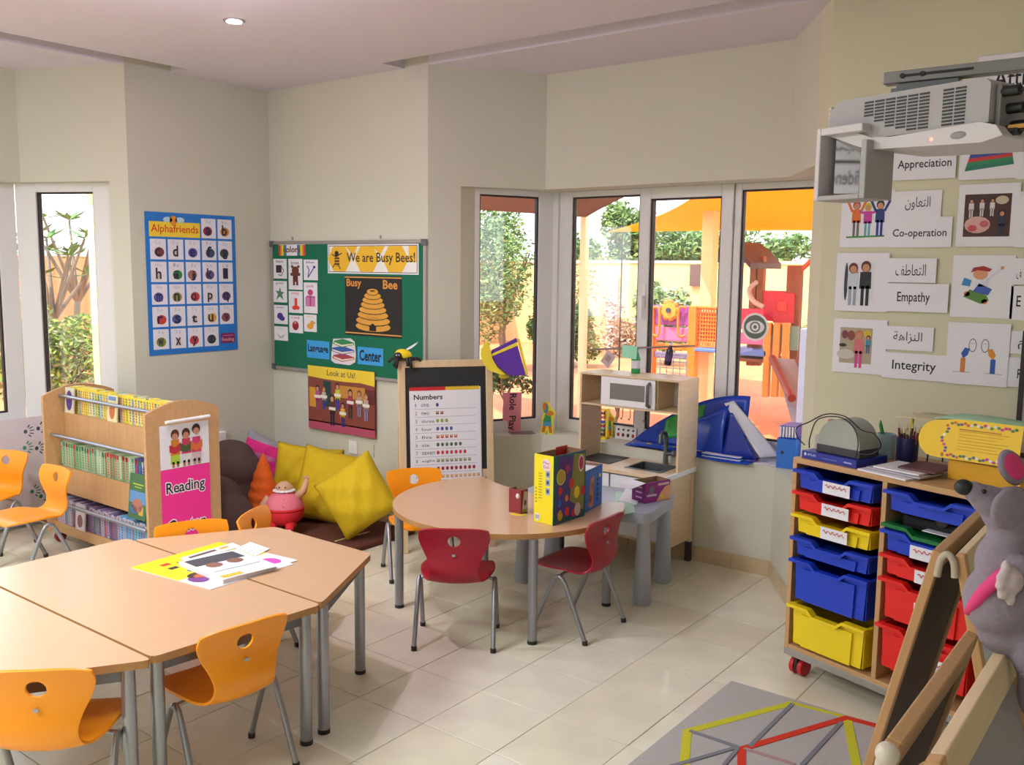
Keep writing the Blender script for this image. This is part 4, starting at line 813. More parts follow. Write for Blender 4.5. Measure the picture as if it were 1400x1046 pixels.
# reading poster on the end panel
mwr = Matrix(((0, 0, 1, RX1 + .0015), (1, 0, 0, 2.667), (0, 1, 0, .575), (0, 0, 0, 1)))
o, p = sheet('picture_card', 'white picture of three children reading, on the end of the book rack', 'picture', mwr, .295, .235)
for x, hr, tp, bt, bk in ((.3, '#5a2f20', '#d0802c', '#a8c83c', '#b8283c'), (.52, '#4a281c', '#c83c5c', '#d8d8d8', '#4a5a34'), (.73, '#2c1c18', '#d03c6c', '#c8b4b8', '#d86a34')):
    p.up(); p.poly([(x - .1, .1), (x + .1, .08), (x + .08, .35), (x - .09, .35)], bt); p.rect(x - .07, .02, x - .02, .15, '#b8785c'); p.rect(x + .02, .02, x + .07, .15, '#b8785c'); p.up(.0002); p.poly([(x - .1, .3), (x + .1, .3), (x + .08, .66), (x - .08, .66)], tp); p.up(.0002); p.oval(x, .77 if x < .7 else .84, .085, .12, hr); p.up(.0002); p.oval(x, .72 if x < .7 else .79, .06, .08, '#c88a6c'); p.up(.0002); p.poly([(x - .12, .38), (x, .33), (x + .12, .4), (x + .12, .58), (x, .48), (x - .12, .55)], bk)
p.build('printed_picture', o)
mwr = Matrix(((0, 0, 1, RX1 + .0015), (1, 0, 0, 2.667), (0, 1, 0, .165), (0, 0, 0, 1)))
o, p = sheet('reading_sign', 'bright pink sign reading Reading Center on the end of the book rack', 'sign', mwr, .295, .408, 'pinkcard')
for w_, y in (('Reading', .62), ('Center', .12)):
    p.text(w_, .08, y, .90, y + .22, '#f4eef4', .07); p.up(); p.text(w_, .095, y + .015, .885, y + .205, '#1c1420', .012); p.z -= .0003
p.build('lettering', o)
# books, spines outward
sets = [[('yellow spined reading book on the top tier of the rack', ['#e8cf3c', '#f0dc6a', '#e8e0a0']), ('pale green spined reading book on the top tier of the rack', ['#a8b8a0', '#c8ccb4'])],
        [('red and green striped reading book on the middle tier of the rack', ['#6f9c6c', '#8fae84', '#a8bc98']), ('dark blue spined reading book on the middle tier of the rack', ['#4a4a8c'])],
        [('purple and white dotted reading book on the bottom tier of the rack', ['#6c5c84', '#b8a8c0', '#8a7898']), ('light blue picture book on the bottom tier of the rack', ['#6aa0c8', '#7ab0d8'])]]
bproto = {}
stripes = ['#3a4a6c', '#c8282c', '#3a8a5c', '#c8742c', '#2c2c34', '#7a4a8c', '#d83c2c']
rb = random.Random(5)
for ti, (z, y, h) in enumerate(tiers):
    x = RX0 + .03; k = 0
    while x < RX1 - .06:
        w_ = rb.choice((.022, .028, .034)); late = x > RX1 - .32
        if ti == 1 and x > RX1 - .30: lab, cs_ = sets[1][1]
        elif ti == 2 and x > RX1 - .40: lab, cs_ = sets[2][1]
        elif ti == 0 and rb.random() < .35: lab, cs_ = sets[0][1]
        else: lab, cs_ = sets[ti][0]
        c = rb.choice(cs_); st = rb.choice(stripes) if ti != 1 else rb.choice(('#c8282c', '#c8282c', '#3a8a5c', '#d8d8cc')); hh_ = h - rb.choice((0, .004, .01))
        key = (w_, c, st, hh_)
        if key not in bproto:
            q = MB(); q.box((0, 0, 0), (w_ - .002, .09 if ti else .05, hh_), ink(c))
            for i in range(9): q.box((w_ * .30, -.0006, .018 + i * .0145), (w_ * .62, 0, .028 + i * .0145), ink(st))
            q.box((w_ * .12, -.0006, hh_ - .03), (w_ * .8, 0, hh_ - .006), ink(st)) if ti == 1 else q.box((0, -.0006, hh_ - .02), (w_ - .002, 0, hh_), ink('#e8cf3c' if ti == 0 else '#c8b8c8'))
            bproto[key] = q.mesh('book')
        o = bpy.data.objects.new('book', bproto[key]); COL.objects.link(o); o.location = (x, y + (.016 if ti == 0 else .004), z + .001); tag(o, lab.replace(' reading book on the', ' book, ' + ORD(k) + ' from the left on the').replace(' picture book on the', ' book, ' + ORD(k) + ' from the left on the').replace(' of the rack', ''), 'book', 'books on the rack, ' + ('top', 'middle', 'bottom')[ti] + ' tier')
        x += w_; k += 1
# front facing books
def stand_book(label, x, y, z, w, h, col, lean=.12, draw=None):
    mwv = frm((x, y, z), (1, 0, 0), (0, lean, 1)); o, p = sheet('picture_book', label, 'book', mwv, w, h, mat(col, .4), .008)
    if draw: draw(p); p.build('printed_cover', o)
    return o
def dgreen(p): p.rect(.05, .35, .95, .62, '#5a8ab8'); p.up(); p.rect(.2, .76, .8, .79, '#a8b83c'); p.rect(.3, .70, .7, .72, '#a8b83c'); p.oval(.5, .3, .3, .16, '#a86a5c'); p.oval(.3, .2, .2, .1, '#3a6a9c'); p.rect(.6, .1, .85, .3, '#c8a03c')
stand_book('dark green picture book facing outward at the right of the book rack', RX1 - .235, 2.617, .30, .17, .24, '#3c6a40', .10, dgreen)
def dwht(p): p.oval(.5, .35, .3, .25, '#8a5a5c'); p.rect(.15, .75, .85, .85, '#b0a8b8')
stand_book('white picture book facing outward in the bottom tier of the rack', RX0 + .30, 2.614, .13, .10, .15, '#d8ccd0', .06, dwht)
def dpur(p): p.oval(.5, .5, .35, .4, '#5a3c8c')
stand_book('cream picture book with a purple oval at the left of the top tier', RX0 + .045, 2.712, .772, .10, .15, '#d8d0b8', .06, dpur)
def dor(p): p.oval(.5, .4, .3, .3, '#c86a34'); p.rect(.1, .8, .9, .95, '#6a8ab8')
stand_book('cream picture book with an orange animal in the top tier', RX0 + .52, 2.712, .772, .10, .15, '#e4d4a8', .06, dor)
# white handprint sheet
mwh = frm((-5.86, 1.75, .02), (0, 1, 0), (0, 0, 1)); o, p = sheet('handprint_sheet', 'large white paper sheet with green handprints leaning on the wall under the left window', 'poster', mwh, 1.05, .675, mat('#d8ced8', .7, noise=.01))
def hand(p, x, y, c, s_=.035):
    p.oval(x, y, s_ * .34, s_ * .6, c)
    for i in range(5): a = -1.0 + i * .55; p.oval(x + math.cos(a) * s_ * 1.5 * .64 + .008, y + math.sin(a) * s_ * 1.6, s_ * .5, s_ * .16, c, a=a)
for x, y, c in ((.88, .87, '#4a5a6a'), (.955, .885, '#3a4448'), (.87, .72, '#2f8a7c'), (.94, .70, '#3a4448'), (.90, .30, '#157a68'), (.95, .24, '#1c6a5c'), (.72, .5, '#2c8a9c')): hand(p, x, y, c, .032)
p.build('printed_hands', o)
# ================================================================== MAT, CUSHIONS, DOLL
o = MB().box((-5.2, 3.40, 0), (-3.885, 4.10, .032), 'matb').build('floor_mat', bev=.01); tag(o, 'dark brown padded mat on the floor in the reading corner', 'mat')
a = at(458, 740, .034); c = at(505, 727, .034); b = MB(); n = 18
for i in range(n):
    q0_ = a.lerp(c, i / n); q1_ = a.lerp(c, (i + .9) / n); d_ = (c - a).normalized(); s_ = Vector((-d_.y, d_.x, 0)) * .006; b.prism([tuple((q0_ + s_).xy), tuple((q1_ + s_).xy), tuple((q1_ - s_).xy), tuple((q0_ - s_).xy)], .033, .035, mat('#e8c84a') if i % 3 else 'white')
tag(b.build('ribbon'), 'thin yellow and white patterned ribbon lying across the brown mat', 'ribbon')
def cushion(name, label, c, u, v, w, h, th, m, pinch=.22, seed=1, wr=.012, mats=None, split=None):
    u = Vector(u).normalized(); v = Vector(v); v = (v - u * v.dot(u)).normalized(); n = u.cross(v); R = random.Random(seed); ph = [R.uniform(0, 6) for _ in range(6)]
    N = 26; vs = []; fs = []; b = MB()
    def pt(i, j, s_):
        a = -1 + 2 * i / N; d = -1 + 2 * j / N
        ed = (1 - a * a) * (1 - d * d)
        k = 1 - .13 * (1 - d * d) * abs(a) ** 2 * (pinch / .22); k2 = 1 - .13 * (1 - a * a) * abs(d) ** 2 * (pinch / .22)
        x = a * w / 2 * k; y = d * h / 2 * k2; z = s_ * th / 2 * max(ed, 0) ** .42
        z += wr * (math.sin(a * 5 + ph[0] + 3 * d) * math.sin(d * 4 + ph[1]) + .5 * math.sin(a * 11 + ph[2] - d * 7)) * (max(ed, 0) ** .5)
        return u * x + v * y + n * z
    for s_ in (1, -1):
        g = [pt(i, j, s_) for j in range(N + 1) for i in range(N + 1)]; f = [(j * (N + 1) + i, j * (N + 1) + i + 1, (j + 1) * (N + 1) + i + 1, (j + 1) * (N + 1) + i) for j in range(N) for i in range(N)]
        if s_ < 0: f = [q[::-1] for q in f]
        if split:
            for q, ff in zip(f, f):
                pass
            for band in split:
                fb = [q for q in f if band[0] <= (q[0] // (N + 1)) / N < band[1]]; b.add(g, fb, band[2])
        else: b.add(g, f, m)
    me = b.mesh(name, 180); bm = bmesh.new(); bm.from_mesh(me); bmesh.ops.remove_doubles(bm, verts=bm.verts, dist=1e-5); bm.to_mesh(me); bm.free(); me.shade_smooth()
    o = bpy.data.objects.new(name, me); COL.objects.link(o); o.location = c; return tag(o, label, 'cushion')
tr = Vector((.80, -.60, 0))     # towards camera from the corner
def C_(px, py, d):  # point at plan distance d from camera along picture ray
    r_ = ray(px, py); t_ = d / math.hypot(r_.x, r_.y); return Vector((0, 0, CH)) + r_ * t_
cr_ = Vector((.79, .61, 0))      # picture-right direction in plan
cushion('cushion', 'yellow floor cushion at the back, its corner poking up beneath the class poster', C_(418, 652, 6.12), cr_ * 1 + Vector((0, 0, -.12)), Vector((-.25, .2, 1)), .44, .42, .19, 'yfab', seed=3, pinch=.12)
cushion('cushion', 'yellow floor cushion leaning behind the doll, in the middle of the pile', C_(454, 666, 5.92), cr_ + Vector((0, 0, -.22)), cr_ * .12 + Vector((-.3, .2, 1)), .46, .47, .24, 'yfab', seed=4, wr=.010, pinch=.10)
cushion('cushion', 'yellow floor cushion at the front right with one corner pointing up', C_(489, 678, 5.50), cr_ * .9 + Vector((0, 0, .62)), cr_ * -.62 + Vector((-.22, .2, .9)), .40, .40, .25, 'yfab', seed=8, wr=.012, pinch=.10)
cushion('cushion', 'pink and grey striped cushion at the back beside the orange cone', C_(362, 636, 6.25), cr_ + Vector((0, 0, -.35)), cr_ * .35 + Vector((-.3, .2, 1)), .38, .40, .12, 'pfab', seed=9, split=[(0, .35, 'gfab'), (.35, .55, 'pfab'), (.55, .62, mat('#c05a90')), (.62, .84, 'pfab'), (.84, 1, 'gfab')])
def blob(name, parts, m, vox=.012, smooth=4, parent=None, extra=None):
    """one continuous skin over ellipsoids"""
    b = MB()
    for c, r, *R in parts: b.ell(c, r, m, 20, 14, R[0] if R else None)
    me = b.mesh(name); o = bpy.data.objects.new(name, me); COL.objects.link(o)
    md = o.modifiers.new('r', 'REMESH'); md.mode = 'VOXEL'; md.voxel_size = vox
    md = o.modifiers.new('s', 'SMOOTH'); md.factor = .6; md.iterations = smooth
    bpy.context.view_layer.update(); me2 = bpy.data.meshes.new_from_object(o.evaluated_get(bpy.context.evaluated_depsgraph_get())); bpy.data.objects.remove(o)
    me2.name = name; me2.materials.clear(); me2.materials.append(M[m] if isinstance(m, str) else m); me2.shade_smooth()
    o = bpy.data.objects.new(name, me2); COL.objects.link(o)
    if parent: o.parent = parent
    return o
q = C_(318, 680, 6.02)
o = blob('bean_bag', [((0, 0, .16), (.27, .25, .15)), ((.02, .02, .30), (.22, .2, .15)), ((-.03, .05, .40), (.17, .14, .10)), ((.0, .0, .06), (.27, .25, .06))], 'bfab', .02, 3); o.location = (q.x - .08, q.y + .02, .034); tag(o, 'large dark brown bean bag behind the book rack, below the corner', 'bean bag')
q = C_(312, 700, 5.62)
o = blob('bean_bag', [((0, 0, .14), (.22, .2, .13)), ((-.06, .03, .24), (.15, .14, .11)), ((0, 0, .05), (.22, .2, .05))], 'bfab', .02, 3); o.location = (q.x - .09, q.y + .0, .034); tag(o, 'smaller dark brown bean bag in front, beside the orange chair', 'bean bag')
# orange cone cushion
q = C_(360, 700, 5.84); b = MB(); prof = []
for i in range(34):
    z = i / 33; r_ = .108 * (1 - z ** 1.5) ** .8 * (1 + .05 * math.sin(z * 46)) + .014 * (1 - z); prof.append((max(r_, .004) if i else .08, z * .475))
prof.insert(0, (.02, .0)); b.lathe(prof, 'ofab', n=30); o = b.build('cone_cushion', smooth=180); o.location = (q.x, q.y, .036); o.rotation_euler = (.06, .10, 0); tag(o, 'quilted orange cone shaped cushion standing among the bean bags', 'cushion')
# doll
q = C_(389, 700, 5.66); D = Vector((q.x, q.y, 0)); t = T('plush_doll', 'round plush doll in pink shirt and red trousers sitting on the mat', 'doll', (D.x, D.y, .034)); t.rotation_euler = (0, 0, math.radians(37))
M['dskin'] = mat('#d8a888', .8); M['dpink'] = mat('#e87a8c', .85, noise=.05, scale=80, bump=.2); M['dred'] = mat('#d8242f', .85, noise=.05, scale=80, bump=.2)
b = MB(); b.lathe([(.02, .055), (.075, .065), (.11, .10), (.118, .145), (.112, .16)], 'dred', n=26); b.build('trousers', t, smooth=180)
b = MB(); b.lathe([(.113, .152), (.117, .165), (.108, .20), (.085, .235), (.05, .258), (.02, .265)], 'dpink', n=26); b.build('body', t, smooth=180)
MB().lathe([(.118, .155), (.121, .162), (.116, .170)], 'dred', n=26).build('waistband', t, smooth=180)
for i in range(3): MB().ell((.02, -.106 + .012 * i, .19 + .02 * i), .004, 'black', 8, 6).build('button', t)
b = MB()
for i in range(12): a = 2 * PI * i / 12; b.ell((.05 * math.cos(a), .045 * math.sin(a), .268), (.02, .02, .008), 'white', 10, 6)
b.build('ruff_collar', t, smooth=180)
hd = blob('head', [((0, 0, .285), (.048, .045, .038)), ((0, -.04, .28), (.01, .01, .01)), ((.048, 0, .285), (.008, .01, .012)), ((-.048, 0, .285), (.008, .01, .012))], 'dskin', .005, 2, t)
for s_ in (-1, 1): MB().ell((s_ * .018, -.040, .293), .0045, 'black', 8, 6).build('eye', hd)
MB().tube([(-.014, -.042, .27), (0, -.046, .266), (.014, -.042, .27)], .0022, 'dred', 6).build('mouth', hd)
for s_ in (-1, 1):
    l = MB().tube([(s_ * .05, -.05, .07), (s_ * .055, -.10, .06), (s_ * .058, -.13, .045)], [.035, .026, .022], 'dred', 12).build('leg', t, smooth=180)
    MB().cyl((s_ * .058, -.128, .048), (s_ * .06, -.15, .03), .017, 'white').build('sock', l, smooth=60); MB().ell((s_ * .06, -.162, .02), (.017, .028, .02), 'black').build('shoe', l, smooth=180)
def arm(pts):
    a_ = MB().tube(pts, [.026, .02, .016], 'dskin', 12).build('arm', t, smooth=180); e = Vector(pts[-1]); h_ = MB().ell(e, (.017, .012, .018), 'dskin')
    for i in range(4): h_.tube([e + Vector(((i - 1.5) * .008, 0, .01)), e + Vector(((i - 1.5) * .010, -.004, .034))], .0042, 'dskin', 6)
    h_.tube([e, e + Vector((.02, 0, .012))], .004, 'dskin', 6); h_.build('hand', a_, smooth=180); return a_
arm([(.075, .0, .225), (.12, 0, .27), (.135, 0, .325)]); arm([(-.09, .0, .22), (-.125, -.02, .18), (-.135, -.04, .14)])
# ================================================================== CHALKBOARD EASEL WITH NUMBERS CHART
FR = Vector((-3.345, 4.215, 0)); uE = Vector((.58, .814, 0)).normalized(); back = Vector((-.814, .58, 0)); wE = .565
FLf = FR - uE * wE; AR = FR + back * .10; ht = 1.115
mwE = frm(FLf, uE, Vector((back.x * .10, back.y * .10, ht)))
t = T('chalkboard_easel', 'birch standing easel with black chalkboard in front of the corner of the bay', 'easel', mw=mwE); Lh = math.hypot(ht, .10); pw = .042
for x in (0, wE - pw): MB().box((x, 0, -.012), (x + pw, Lh, .012), 'birch').build('post', t, bev=.004)
MB().box((pw, Lh - .042, -.011), (wE - pw, Lh, .011), 'birch').build('top_rail', t, bev=.003); MB().box((pw, .42, -.011), (wE - pw, .47, .011), 'birch').build('lower_rail', t, bev=.003)
MB().box((pw, .47, -.004), (wE - pw, Lh - .042, .004), 'board').build('chalkboard', t); MB().box((pw, .36, .0), (wE - pw, .375, .07), 'birch').build('tray', t, bev=.003)
for x in (.01, wE - .035):
    b = MB(); b.X = mwE.inverted(); s0 = mwE @ Vector((x, Lh - .03, -.014)); s1 = Vector((s0.x, s0.y, 0)) + back * .085; u2 = uE * .024; w2 = back * .018; vs = [s0, s0 + u2, s0 + u2 + w2, s0 + w2, s1, s1 + u2, s1 + u2 + w2, s1 + w2]
    b.add(vs, [(0, 1, 2, 3), (7, 6, 5, 4), (0, 4, 5, 1), (1, 5, 6, 2), (2, 6, 7, 3), (3, 7, 4, 0)], 'birch').build('rear_leg', t)
# chart: hung in front of the board
cw_, ch_ = .425, .60; z0c = .36
mwC = mwE @ Matrix.Translation((.062, z0c, .016))
o, p = sheet('numbers_chart', 'white spiral bound Numbers chart counting one to ten, hung on the easel', 'chart', mwC, cw_, ch_)
p.rect(0, .972, .5, 1, '#c8202c'); p.rect(.5, .972, .98, 1, '#e0bc2c'); p.text('Numbers', .06, .885, .46, .935, '#1c1c24', .02)
rows = [('one', '#5a3c8c', 'o'), ('two', '#8a3c2c', 'r'), ('three', '#8aa83c', 'o'), ('four', '#4a5aa0', 'o'), ('five', '#b8482c', 'r'), ('six', '#4a6a4c', 'o'), ('seven', '#c03c4c', 'o'), ('eight', '#6a8a6c', 'r'), ('nine', '#9c2430', 'o'), ('ten', '#d89a5c', 'r')]
for i, (w_, c, k) in enumerate(rows):
    y = .815 - i * .0775
    p.text(str(i + 1), .078, y, (.088 if i == 0 else .10 if i < 9 else .12), y + .034, '#2a2a34', 0); p.text(w_, .16, y, .16 + .036 * len(w_), y + .030, '#2a2a34', 0)
    for j in range(i + 1):
        x = .385 + j * .063
        if k == 'o': p.oval(x, y + .017, .021, .019, c)
        else: p.rect(x - .02, y + .002, x + .02, y + .033, c)
        if k == 'r': p.up(.0001); p.rect(x - .01, y + .018, x + .012, y + .030, '#e0c8a0'); p.z -= .0001
    p.rect(.06, y - .022, .93, y - .019, '#8c92a8')
p.build('printed_numbers', o)
b = MB()
for i in range(46): y = .01 + i * .0128; b.tube([(cw_ - .006, y, .003), (cw_ + .001, y, .006), (cw_ + .006, y, 0), (cw_ + .001, y, -.004)], .0011, 'metal', 4)
sp_ = b.build('spiral', o)
b = MB()
for i in range(26): b.box((.01 + i * .0158, ch_ - .001, 0), (.021 + i * .0158, ch_ + .005, .0012), mat('#c8202c' if i < 13 else '#e0bc2c'))
b.build('torn_edge', o); o['label'] = 'white spiral bound Numbers chart counting one to ten, hung on the easel'
# plush bee
bp_ = mwE @ Vector((.035, Lh, 0)); t = T('plush_bee', 'black and yellow plush bee with white wings on top of the easel', 'soft toy', bp_, math.atan2(uE.y, uE.x))
MB().ell((.0, 0, .035), (.05, .034, .032), 'tyellow', R=Matrix.Rotation(.2, 3, 'Y')).build('body', t, smooth=180)
blob('head', [((-.035, -.02, .03), (.026, .024, .022)), ((.03, -.012, .012), (.05, .025, .012)), ((-.03, -.01, .012), (.05, .025, .012))], 'black', .005, 2, t)
for s_ in (-1, 1): MB().ell((-.04 + s_ * .007, -.042, .036), .0035, 'white', 8, 6).build('eye', t)
for s_, dy in ((-1, .0), (1, .01)):
    w_ = MB().grid(lambda u, v: (.02 + .065 * u, s_ * .012 + (v - .5) * .035 * math.sin(PI * min(u + .15, 1)), .064 + .03 * u + .012 * u * u), 8, 5, 'white'); w_.build('wing', t, smooth=180, solid=.004)
for x, y, L_ in ((-.09, -.02, -.005), (-.05, -.035, -.04), (-.06, -.03, -.03), (.04, -.035, -.045), (.02, -.035, -.03), (.10, -.01, .0)): MB().tube([(x * .4, y * .3, .012), (x * .8, y * .95, .012), (x, y * 1.05, L_)], [.009, .009, .010], 'black', 8).build('leg', t, smooth=180)
# purple foam shape
pr_ = Vector((.79, .61, 0)); k_ = .00415; fp = mwE @ Vector((wE - .02, Lh - .03, .0)); fo_ = Vector((fp.x, fp.y, 0)) + Vector((.61, -.79, 0)) * .03
zf = CH + (atL(690, 490, (fo_.x, fo_.y), (fo_.x + pr_.x, fo_.y + pr_.y)).z - CH); q = atL(690, 490, (fo_.x, fo_.y), (fo_.x + pr_.x, fo_.y + pr_.y))
t = T('foam_hat', 'purple foam block with yellow edges and yellow petal on the easel corner', 'toy', mw=frm(q, pr_, (0, 0, 1)))
M['purp'] = mat('#5d2fa0', .8, noise=.03); M['fyel'] = mat('#e6cf3a', .8, noise=.03)
fp_ = lambda L_: [((x - 690) * k_, (490 - y) * k_) for x, y in L_]
MB().prism(fp_([(671, 486), (708, 471), (720, 513), (697, 513), (677, 498)]), -.03, .035, 'purp').build('block', t, bev=.008)
MB().prism(fp_([(671, 479), (706, 461), (708, 466), (671, 484)]), -.03, .03, 'purp').build('upper_block', t, bev=.004)
MB().prism(fp_([(670, 484), (707, 466), (708, 471), (671, 487)]), -.032, .037, 'fyel').build('yellow_seam', t, bev=.002)
MB().prism(fp_([(707, 462), (711, 463), (723, 509), (720, 513)]), -.034, .038, 'fyel').build('yellow_edge', t, bev=.003)
MB().prism(fp_([(663, 466), (657, 476), (656, 485), (660, 497), (668, 506), (684, 512), (692, 512), (680, 502), (673, 490), (670, 478), (668, 470)]), .0, .045, 'fyel').build('petal', t, bev=.006)
MB().ell(fp_([(689, 515)])[0] + (.01,), (.032, .018, .02), mat('#c9b03a')).build('strap', t, smooth=180)
# ================================================================== DRAWER UNIT
cu = Vector((.954, -.30, 0)); cv = Vector((.30, .954, 0)); mwT = frm((-1.33, 3.60, 0), cu, cv); mwTi = mwT.inverted()
t = T('tray_unit', 'wooden storage unit on red castors holding coloured plastic trays', 'cabinet', mw=mwT)
def cbx(a, c, m, name, bev=.002, par=t): return MB().box(a, c, m).build(name, par, bev=bev)
CWd, CDp = .82, .45
cbx((0, 0, .115), (.02, CDp, .888), 'beech', 'side_panel'); cbx((CWd - .02, 0, .115), (CWd, CDp, .888), 'beech', 'side_panel'); cbx((.40, .002, .133), (.42, CDp - .01, .888), 'beech', 'divider')
cbx((0, 0, .888), (CWd, CDp, .91), 'beech', 'top_panel'); cbx((.02, .001, .115), (CWd - .02, CDp, .133), 'beech', 'bottom_panel'); cbx((.02, CDp - .008, .133), (CWd - .02, CDp - .002, .888), 'oak', 'back_panel')
cbx((-.002, .002, .085), (CWd, CDp, .115), 'alu', 'base_frame')
for x in (.045, CWd - .045):
    for y in (.05, CDp - .05):
        c_ = MB().cyl((x - .030, y, .036), (x - .010, y, .036), .036, mat('#c8202c', .4), n=24).cyl((x + .010, y, .036), (x + .030, y, .036), .036, mat('#c8202c', .4), n=24).build('castor', t, bev=.003, smooth=40)
        MB().box((x - .008, y - .03, .02), (x + .008, y + .03, .085), 'black').cyl((x - .010, y, .036), (x + .010, y, .036), .03, 'black').build('bracket', c_, bev=.002)
def tray(parent_mw, x0, z, h, m, label, card=None, w=.358, group=None, jut=0.0):
    """z = top of the lip"""
    tt = T('storage_tray', label, 'tray', mw=parent_mw @ Matrix.Translation((x0, -.0 - jut, z)), group=group)
    XZ = Matrix(((1, 0, 0, 0), (0, 0, 1, 0), (0, 1, 0, 0), (0, 0, 0, 1)))
    d = .022; n0, n1 = .10, .125; n2, n3 = w - .125, w - .10
    prof = [(0, 0), (n0, 0), (n1, -d), (n2, -d), (n3, 0), (w, 0)]
    b = MB(); b.X = XZ
    for (xa, za), (xb_, zb_) in zip(prof, prof[1:]): b.prism([(xa, za - .013), (xb_, zb_ - .013), (xb_, zb_), (xa, za)], -.026, .006, m)
    lip = b.build('lip', tt, bev=.002)
    b = MB(); b.X = XZ; i = .016; q = [(x if 0 < k < 5 else (i if k == 0 else w - i), z_ - .010) for k, (x, z_) in enumerate(prof)]
    b.prism([(i + .008, -h), (w - i - .008, -h)] + q[::-1], .0, .006, m)
    b.prism([(i + .05, -h), (w - i - .05, -h), (w - i - .045, -d - .012), (i + .045, -d - .012)], -.010, 0, m)
    b.box((i, -h, .006), (i + .004, -.012, .38), m).box((w - i - .004, -h, .006), (w - i, -.012, .38), m).box((i + .004, -h, .006), (w - i - .004, -h + .004, .38), m).box((i + .004, -h, .376), (w - i - .004, -.014, .38), m)
    b.build('bin', tt, bev=.0015)
    MB().box((0, .006, -.012), (i, .38, -.004), m).build('runner_rim', tt); MB().box((w - i, .006, -.012), (w, .38, -.004), m).build('runner_rim', tt)
    if card:
        cx0, cz = card
        MB().box((cx0, -.013 , cz - .047), (cx0 + .12, -.0115, cz), 'paper').build('label_card', tt, loc=(0, -.0155, 0))
        p = Pr(.12, .04); p.X = Matrix.Translation((cx0, -.0305, cz - .04)) @ XZ @ Matrix.Diagonal((.12, .04, -1, 1)); p.z = .0
        pts = [(.1 + .06 * k, .6 + .18 * math.sin(k * 2.3)) for k in range(14)]
        p.line(pts, .035, '#c2303c'); p.build('handwriting', tt)
    return tt
tg = 'plastic trays in the storage unit'
xl, xr = .021, .421
tray(mwT, xl, .870, .075, M['tblue'], 'blue shallow tray at the top of the left column', (.145, -.022))
tray(mwT, xl, .782, .075, M['tred'], 'red shallow tray second from the top of the left column', (.145, -.022))
tray(mwT, xl, .690, .075, M['tyellow'], 'yellow shallow tray third from the top of the left column', (.145, -.022))
tray(mwT, xl, .594, .072, M['tblue'], 'blue shallow tray above the deep blue one in the left column')
tray(mwT, xl, .503, .165, M['tblue'], 'deep blue tray in the left column above the yellow one')
tray(mwT, xl, .314, .165, M['tyellow'], 'deep yellow tray at the bottom of the left column')
tray(mwT, xr, .868, .075, M['tblue'], 'blue shallow tray at the top of the right column')
tray(mwT, xr, .744, .037, M['tgreen'], 'green shallow tray below the dark gap in the right column')
tray(mwT, xr, .722, .078, M['tblue'], 'blue shallow tray just under the green one in the right column', (.125, -.03), jut=.006)
tray(mwT, xr, .630, .075, M['tred'], 'red shallow tray below the blue one in the right column', (.145, -.025))
tray(mwT, xr, .540, .15, M['tred'], 'upper deep red tray in the right column', (.15, -.055))
tray(mwT, xr, .364, .165, M['tred'], 'lower deep red tray in the right column', (.17, -.06))
o = MB().cyl((.62, .03, .785), (.62, .16, .785), .024, 'black').cyl((.62, .028, .785), (.62, .031, .785), .017, mat('#3a2a34', .3)).build('torch', smooth=40); o.matrix_world = mwT; tag(o, 'black round gadget lying in the dark gap of the right column', 'gadget')
o = MB().box((.45, .05, .722), (.77, .36, .775), mat('#1c1a20', .8)).build('gap_shade_block', bev=.02); o.matrix_world = mwT; tag(o, 'black block added as shade in the open gap of the right column', 'shade block')  # black block added to darken the open gap above the green tray
o = MB().box((.56, .012, .738), (.72, .05, .741), 'paper').build('paper_sheet'); o.matrix_world = mwT; tag(o, 'white paper edge sticking out above the green tray', 'paper')
def onc(b, name, label, cat, group=None, smooth=None, bev=0):
    o = b.build(name, smooth=smooth, bev=bev); o.matrix_world = mwT; return tag(o, label, cat, group)
ZT = .9105
o = onc(MB().box((.025, .02, ZT), (.275, .22, ZT + .030), mat('#24349c', .35, noise=0)), 'flat_box', 'flat dark blue box marked ATLAS under the round grey machine', 'box', bev=.001)
p = Pr(.25, .03); p.X = Matrix.Translation((.025, .0195, ZT)) @ Matrix(((1, 0, 0, 0), (0, 0, -1, 0), (0, 1, 0, 0), (0, 0, 0, 1))) @ Matrix.Diagonal((.25, .03, 1, 1)); p.oval(.07, .6, .022, .22, '#d8dcf0'); p.text('ATLAS', .11, .45, .27, .75, '#c4cce8', .02); p.rect(.38, .42, .66, .48, '#8a94d0'); p.rect(.78, .4, .92, .6, '#a8b0e0'); p.build('lettering', o)
# half round machine
t = T('machine', 'grey half-round tabletop machine with dark base on the blue box', 'machine', mw=mwT @ Matrix.Translation((.17, .05, ZT + .031)))
n = 20; arc = [(.095 * math.cos(PI * i / n), .03 + .11 * math.sin(PI * i / n) ** .85) for i in range(n + 1)]
b = MB(); b.X = Matrix(((1, 0, 0, 0), (0, 0, 1, 0), (0, 1, 0, 0), (0, 0, 0, 1))); b.prism(arc, 0, .12, mat('#a5a8a0', .4)); b.build('dome', t, bev=.004, smooth=30)
MB().box((-.098, -.003, 0), (.098, .122, .032), mat('#3c3a40', .4)).build('base', t, bev=.003); MB().box((-.125, .02, 0), (-.098, .11, .06), mat('#b4b2ae', .3)).build('side_tray', t, bev=.004); MB().box((-.09, .05, .1), (-.05, .07, .125), mat('#b8707c', .4)).build('switch', t, bev=.003)
tb = lambda u, z, v=.04: (u, v, z)
pts = [(.03, .03, .96), (.0, .02, .99), (.01, .0, 1.03), (.06, .01, 1.06), (.13, .02, 1.10), (.21, .03, 1.10), (.28, .03, 1.06), (.33, .04, 1.05), (.36, .04, 1.01), (.33, .03, .975), (.27, .03, .965)]
